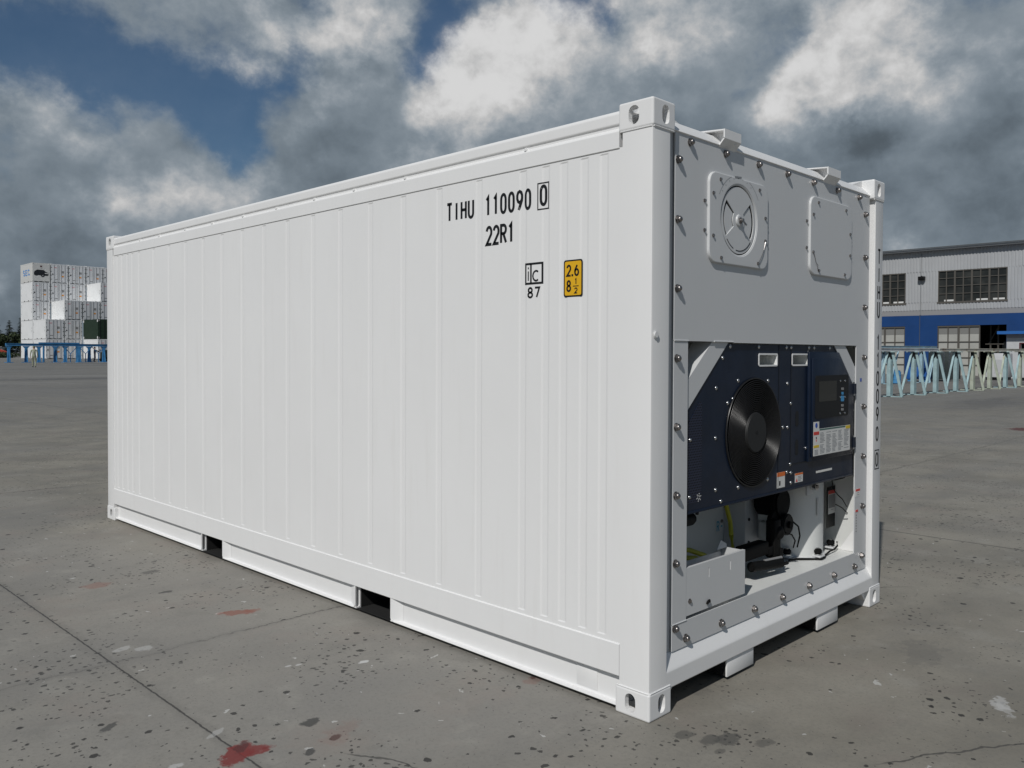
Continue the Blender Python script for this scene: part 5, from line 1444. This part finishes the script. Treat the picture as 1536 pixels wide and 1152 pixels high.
for x, y, k, lb in TR:
    loc = (x, y, ground_z(x, y))
    if k not in tp: tp[k] = trestle_proto(PALEG if k == 'g' else YELG, lb, loc)
    else: copy_thing(tp[k], loc, lb)
def rail(m, name, label, x0, y0, x1, y1, H=1.60):
    b = B(); p0 = Vector((x0, y0, ground_z(x0, y0)+H+.055)); p1 = Vector((x1, y1, ground_z(x1, y1)+H+.055)); b.bar(p0, p1, .16, .10, m); d = (p1-p0).normalized()
    b.bar(p0+Vector((0, 0, .058)), p1+Vector((0, 0, .058)), .22, .014, m)
    tag(b.done(name, smooth=False), label, 'rail')
rail(GREYR, 'support_rail', 'grey painted rail on the nearest pale green trestles', 24.5, 9.50, 31.6, 9.10)
rail(RUST, 'support_rail', 'rusty rail continuing over the farther pale trestles', 31.65, 9.09, 42.5, 8.36)
# second, bluish row farther back
PBLUE = mat('pale_blue_steel', (.32, .47, .55), .55, var=.15, vscale=2, dirt=((.2, .2, .18), .4, 2.2))
b0 = None
for x, y, lb in ((33.6, 14.6, 'pale blue trestle farther back, nearest to the big container'), (36.0, 14.4, 'pale blue trestle farther back, above the light blue drum'), (39.2, 14.0, 'pale blue trestle farther back, beside the blue crate'), (42.4, 13.3, 'pale blue trestle farther back, under the rusty rail')):
    loc = (x, y, ground_z(x, y)); 
    if b0 is None: b0 = trestle_proto(PBLUE, lb, loc, 1.75); b0['group'] = 'pale blue trestles farther back'
    else: copy_thing(b0, loc, lb)
rail(PBLUE, 'support_rail', 'pale blue rail on the row of trestles farther back', 32.0, 14.8, 43.8, 13.1, 1.75)
# things standing behind them
def crate(name, label, cat, x, y, w, l, h, m, m2):
    e = thing(name, label, cat, (x, y, ground_z(x, y)))
    b = B(); b.box((0, 0, .12), (w, l, h), m, .02); b.done('shell', e)
    b = B(); b.box((.05, .05, 0), (w-.05, .2, .118), m2); b.box((.05, l-.2, 0), (w-.05, l-.05, .118), m2); b.done('runner', e, smooth=False)
    b = B()
    for k in range(4): b.box((-.02, l*(.1+.22*k), .2), (-.001, l*(.1+.22*k)+.05, h-.08), m2)
    b.done('ribs', e, smooth=False)
crate('machine_crate', 'dark brown ribbed crate just right of the big container', 'crate', 36.5, 15.0, 1.4, 1.6, 1.75, mat('crate_brown', (.060, .050, .046), .7, var=.2), BLACK)
crate('blue_crate', 'dark blue crate with a pale blue top behind the pale green trestles', 'crate', 40.0, 15.6, 1.4, 1.5, 1.7, mat('crate_blue', (.02, .07, .20), .6), PBLUE)
crate('tool_chest', 'low navy chest under the tan board behind the trestles', 'chest', 41.6, 15.4, 1.0, 1.9, .75, mat('chest_navy', (.012, .02, .06), .6), BLACK)
b = B(); z = ground_z(41, 15); b.box((41.5, 15.2, z+.76), (42.7, 17.5, z+.86), mat('tan_board', (.32, .25, .15), .8)); tag(b.done('tan_board', smooth=False), 'tan board lying on the low navy chest', 'board')
crate('blue_box', 'bright blue box at the foot of the trestle with the rail joint', 'box', 44.0, 13.6, .8, 1.0, .75, mat('box_blue', (.02, .11, .38), .5), BLUES)
crate('dark_press', 'dark green machine with shiny rods behind the rusty rail', 'machine', 45.2, 12.7, 1.4, 1.2, 1.75, mat('press_dark', (.03, .04, .04), .5, var=.3), SHINY)
e = thing('plastic_drum', 'small light blue drum on the ground behind the trestles', 'drum', (40.2, 13.75, ground_z(40, 14)))
DR = mat('drum_blue', (.07, .26, .50), .4); b = B(); b.cyl((0, 0, 0), (0, 0, .62), .24, DR, 20, bev=.03); b.ring((0, 0, .22), .24, .015, DR, 2, 24, 6); b.ring((0, 0, .42), .24, .015, DR, 2, 24, 6); b.done('barrel', e)
b = B(); b.cyl((0, 0, .62), (0, 0, .66), .20, BLUES, 16); b.done('lid', e)
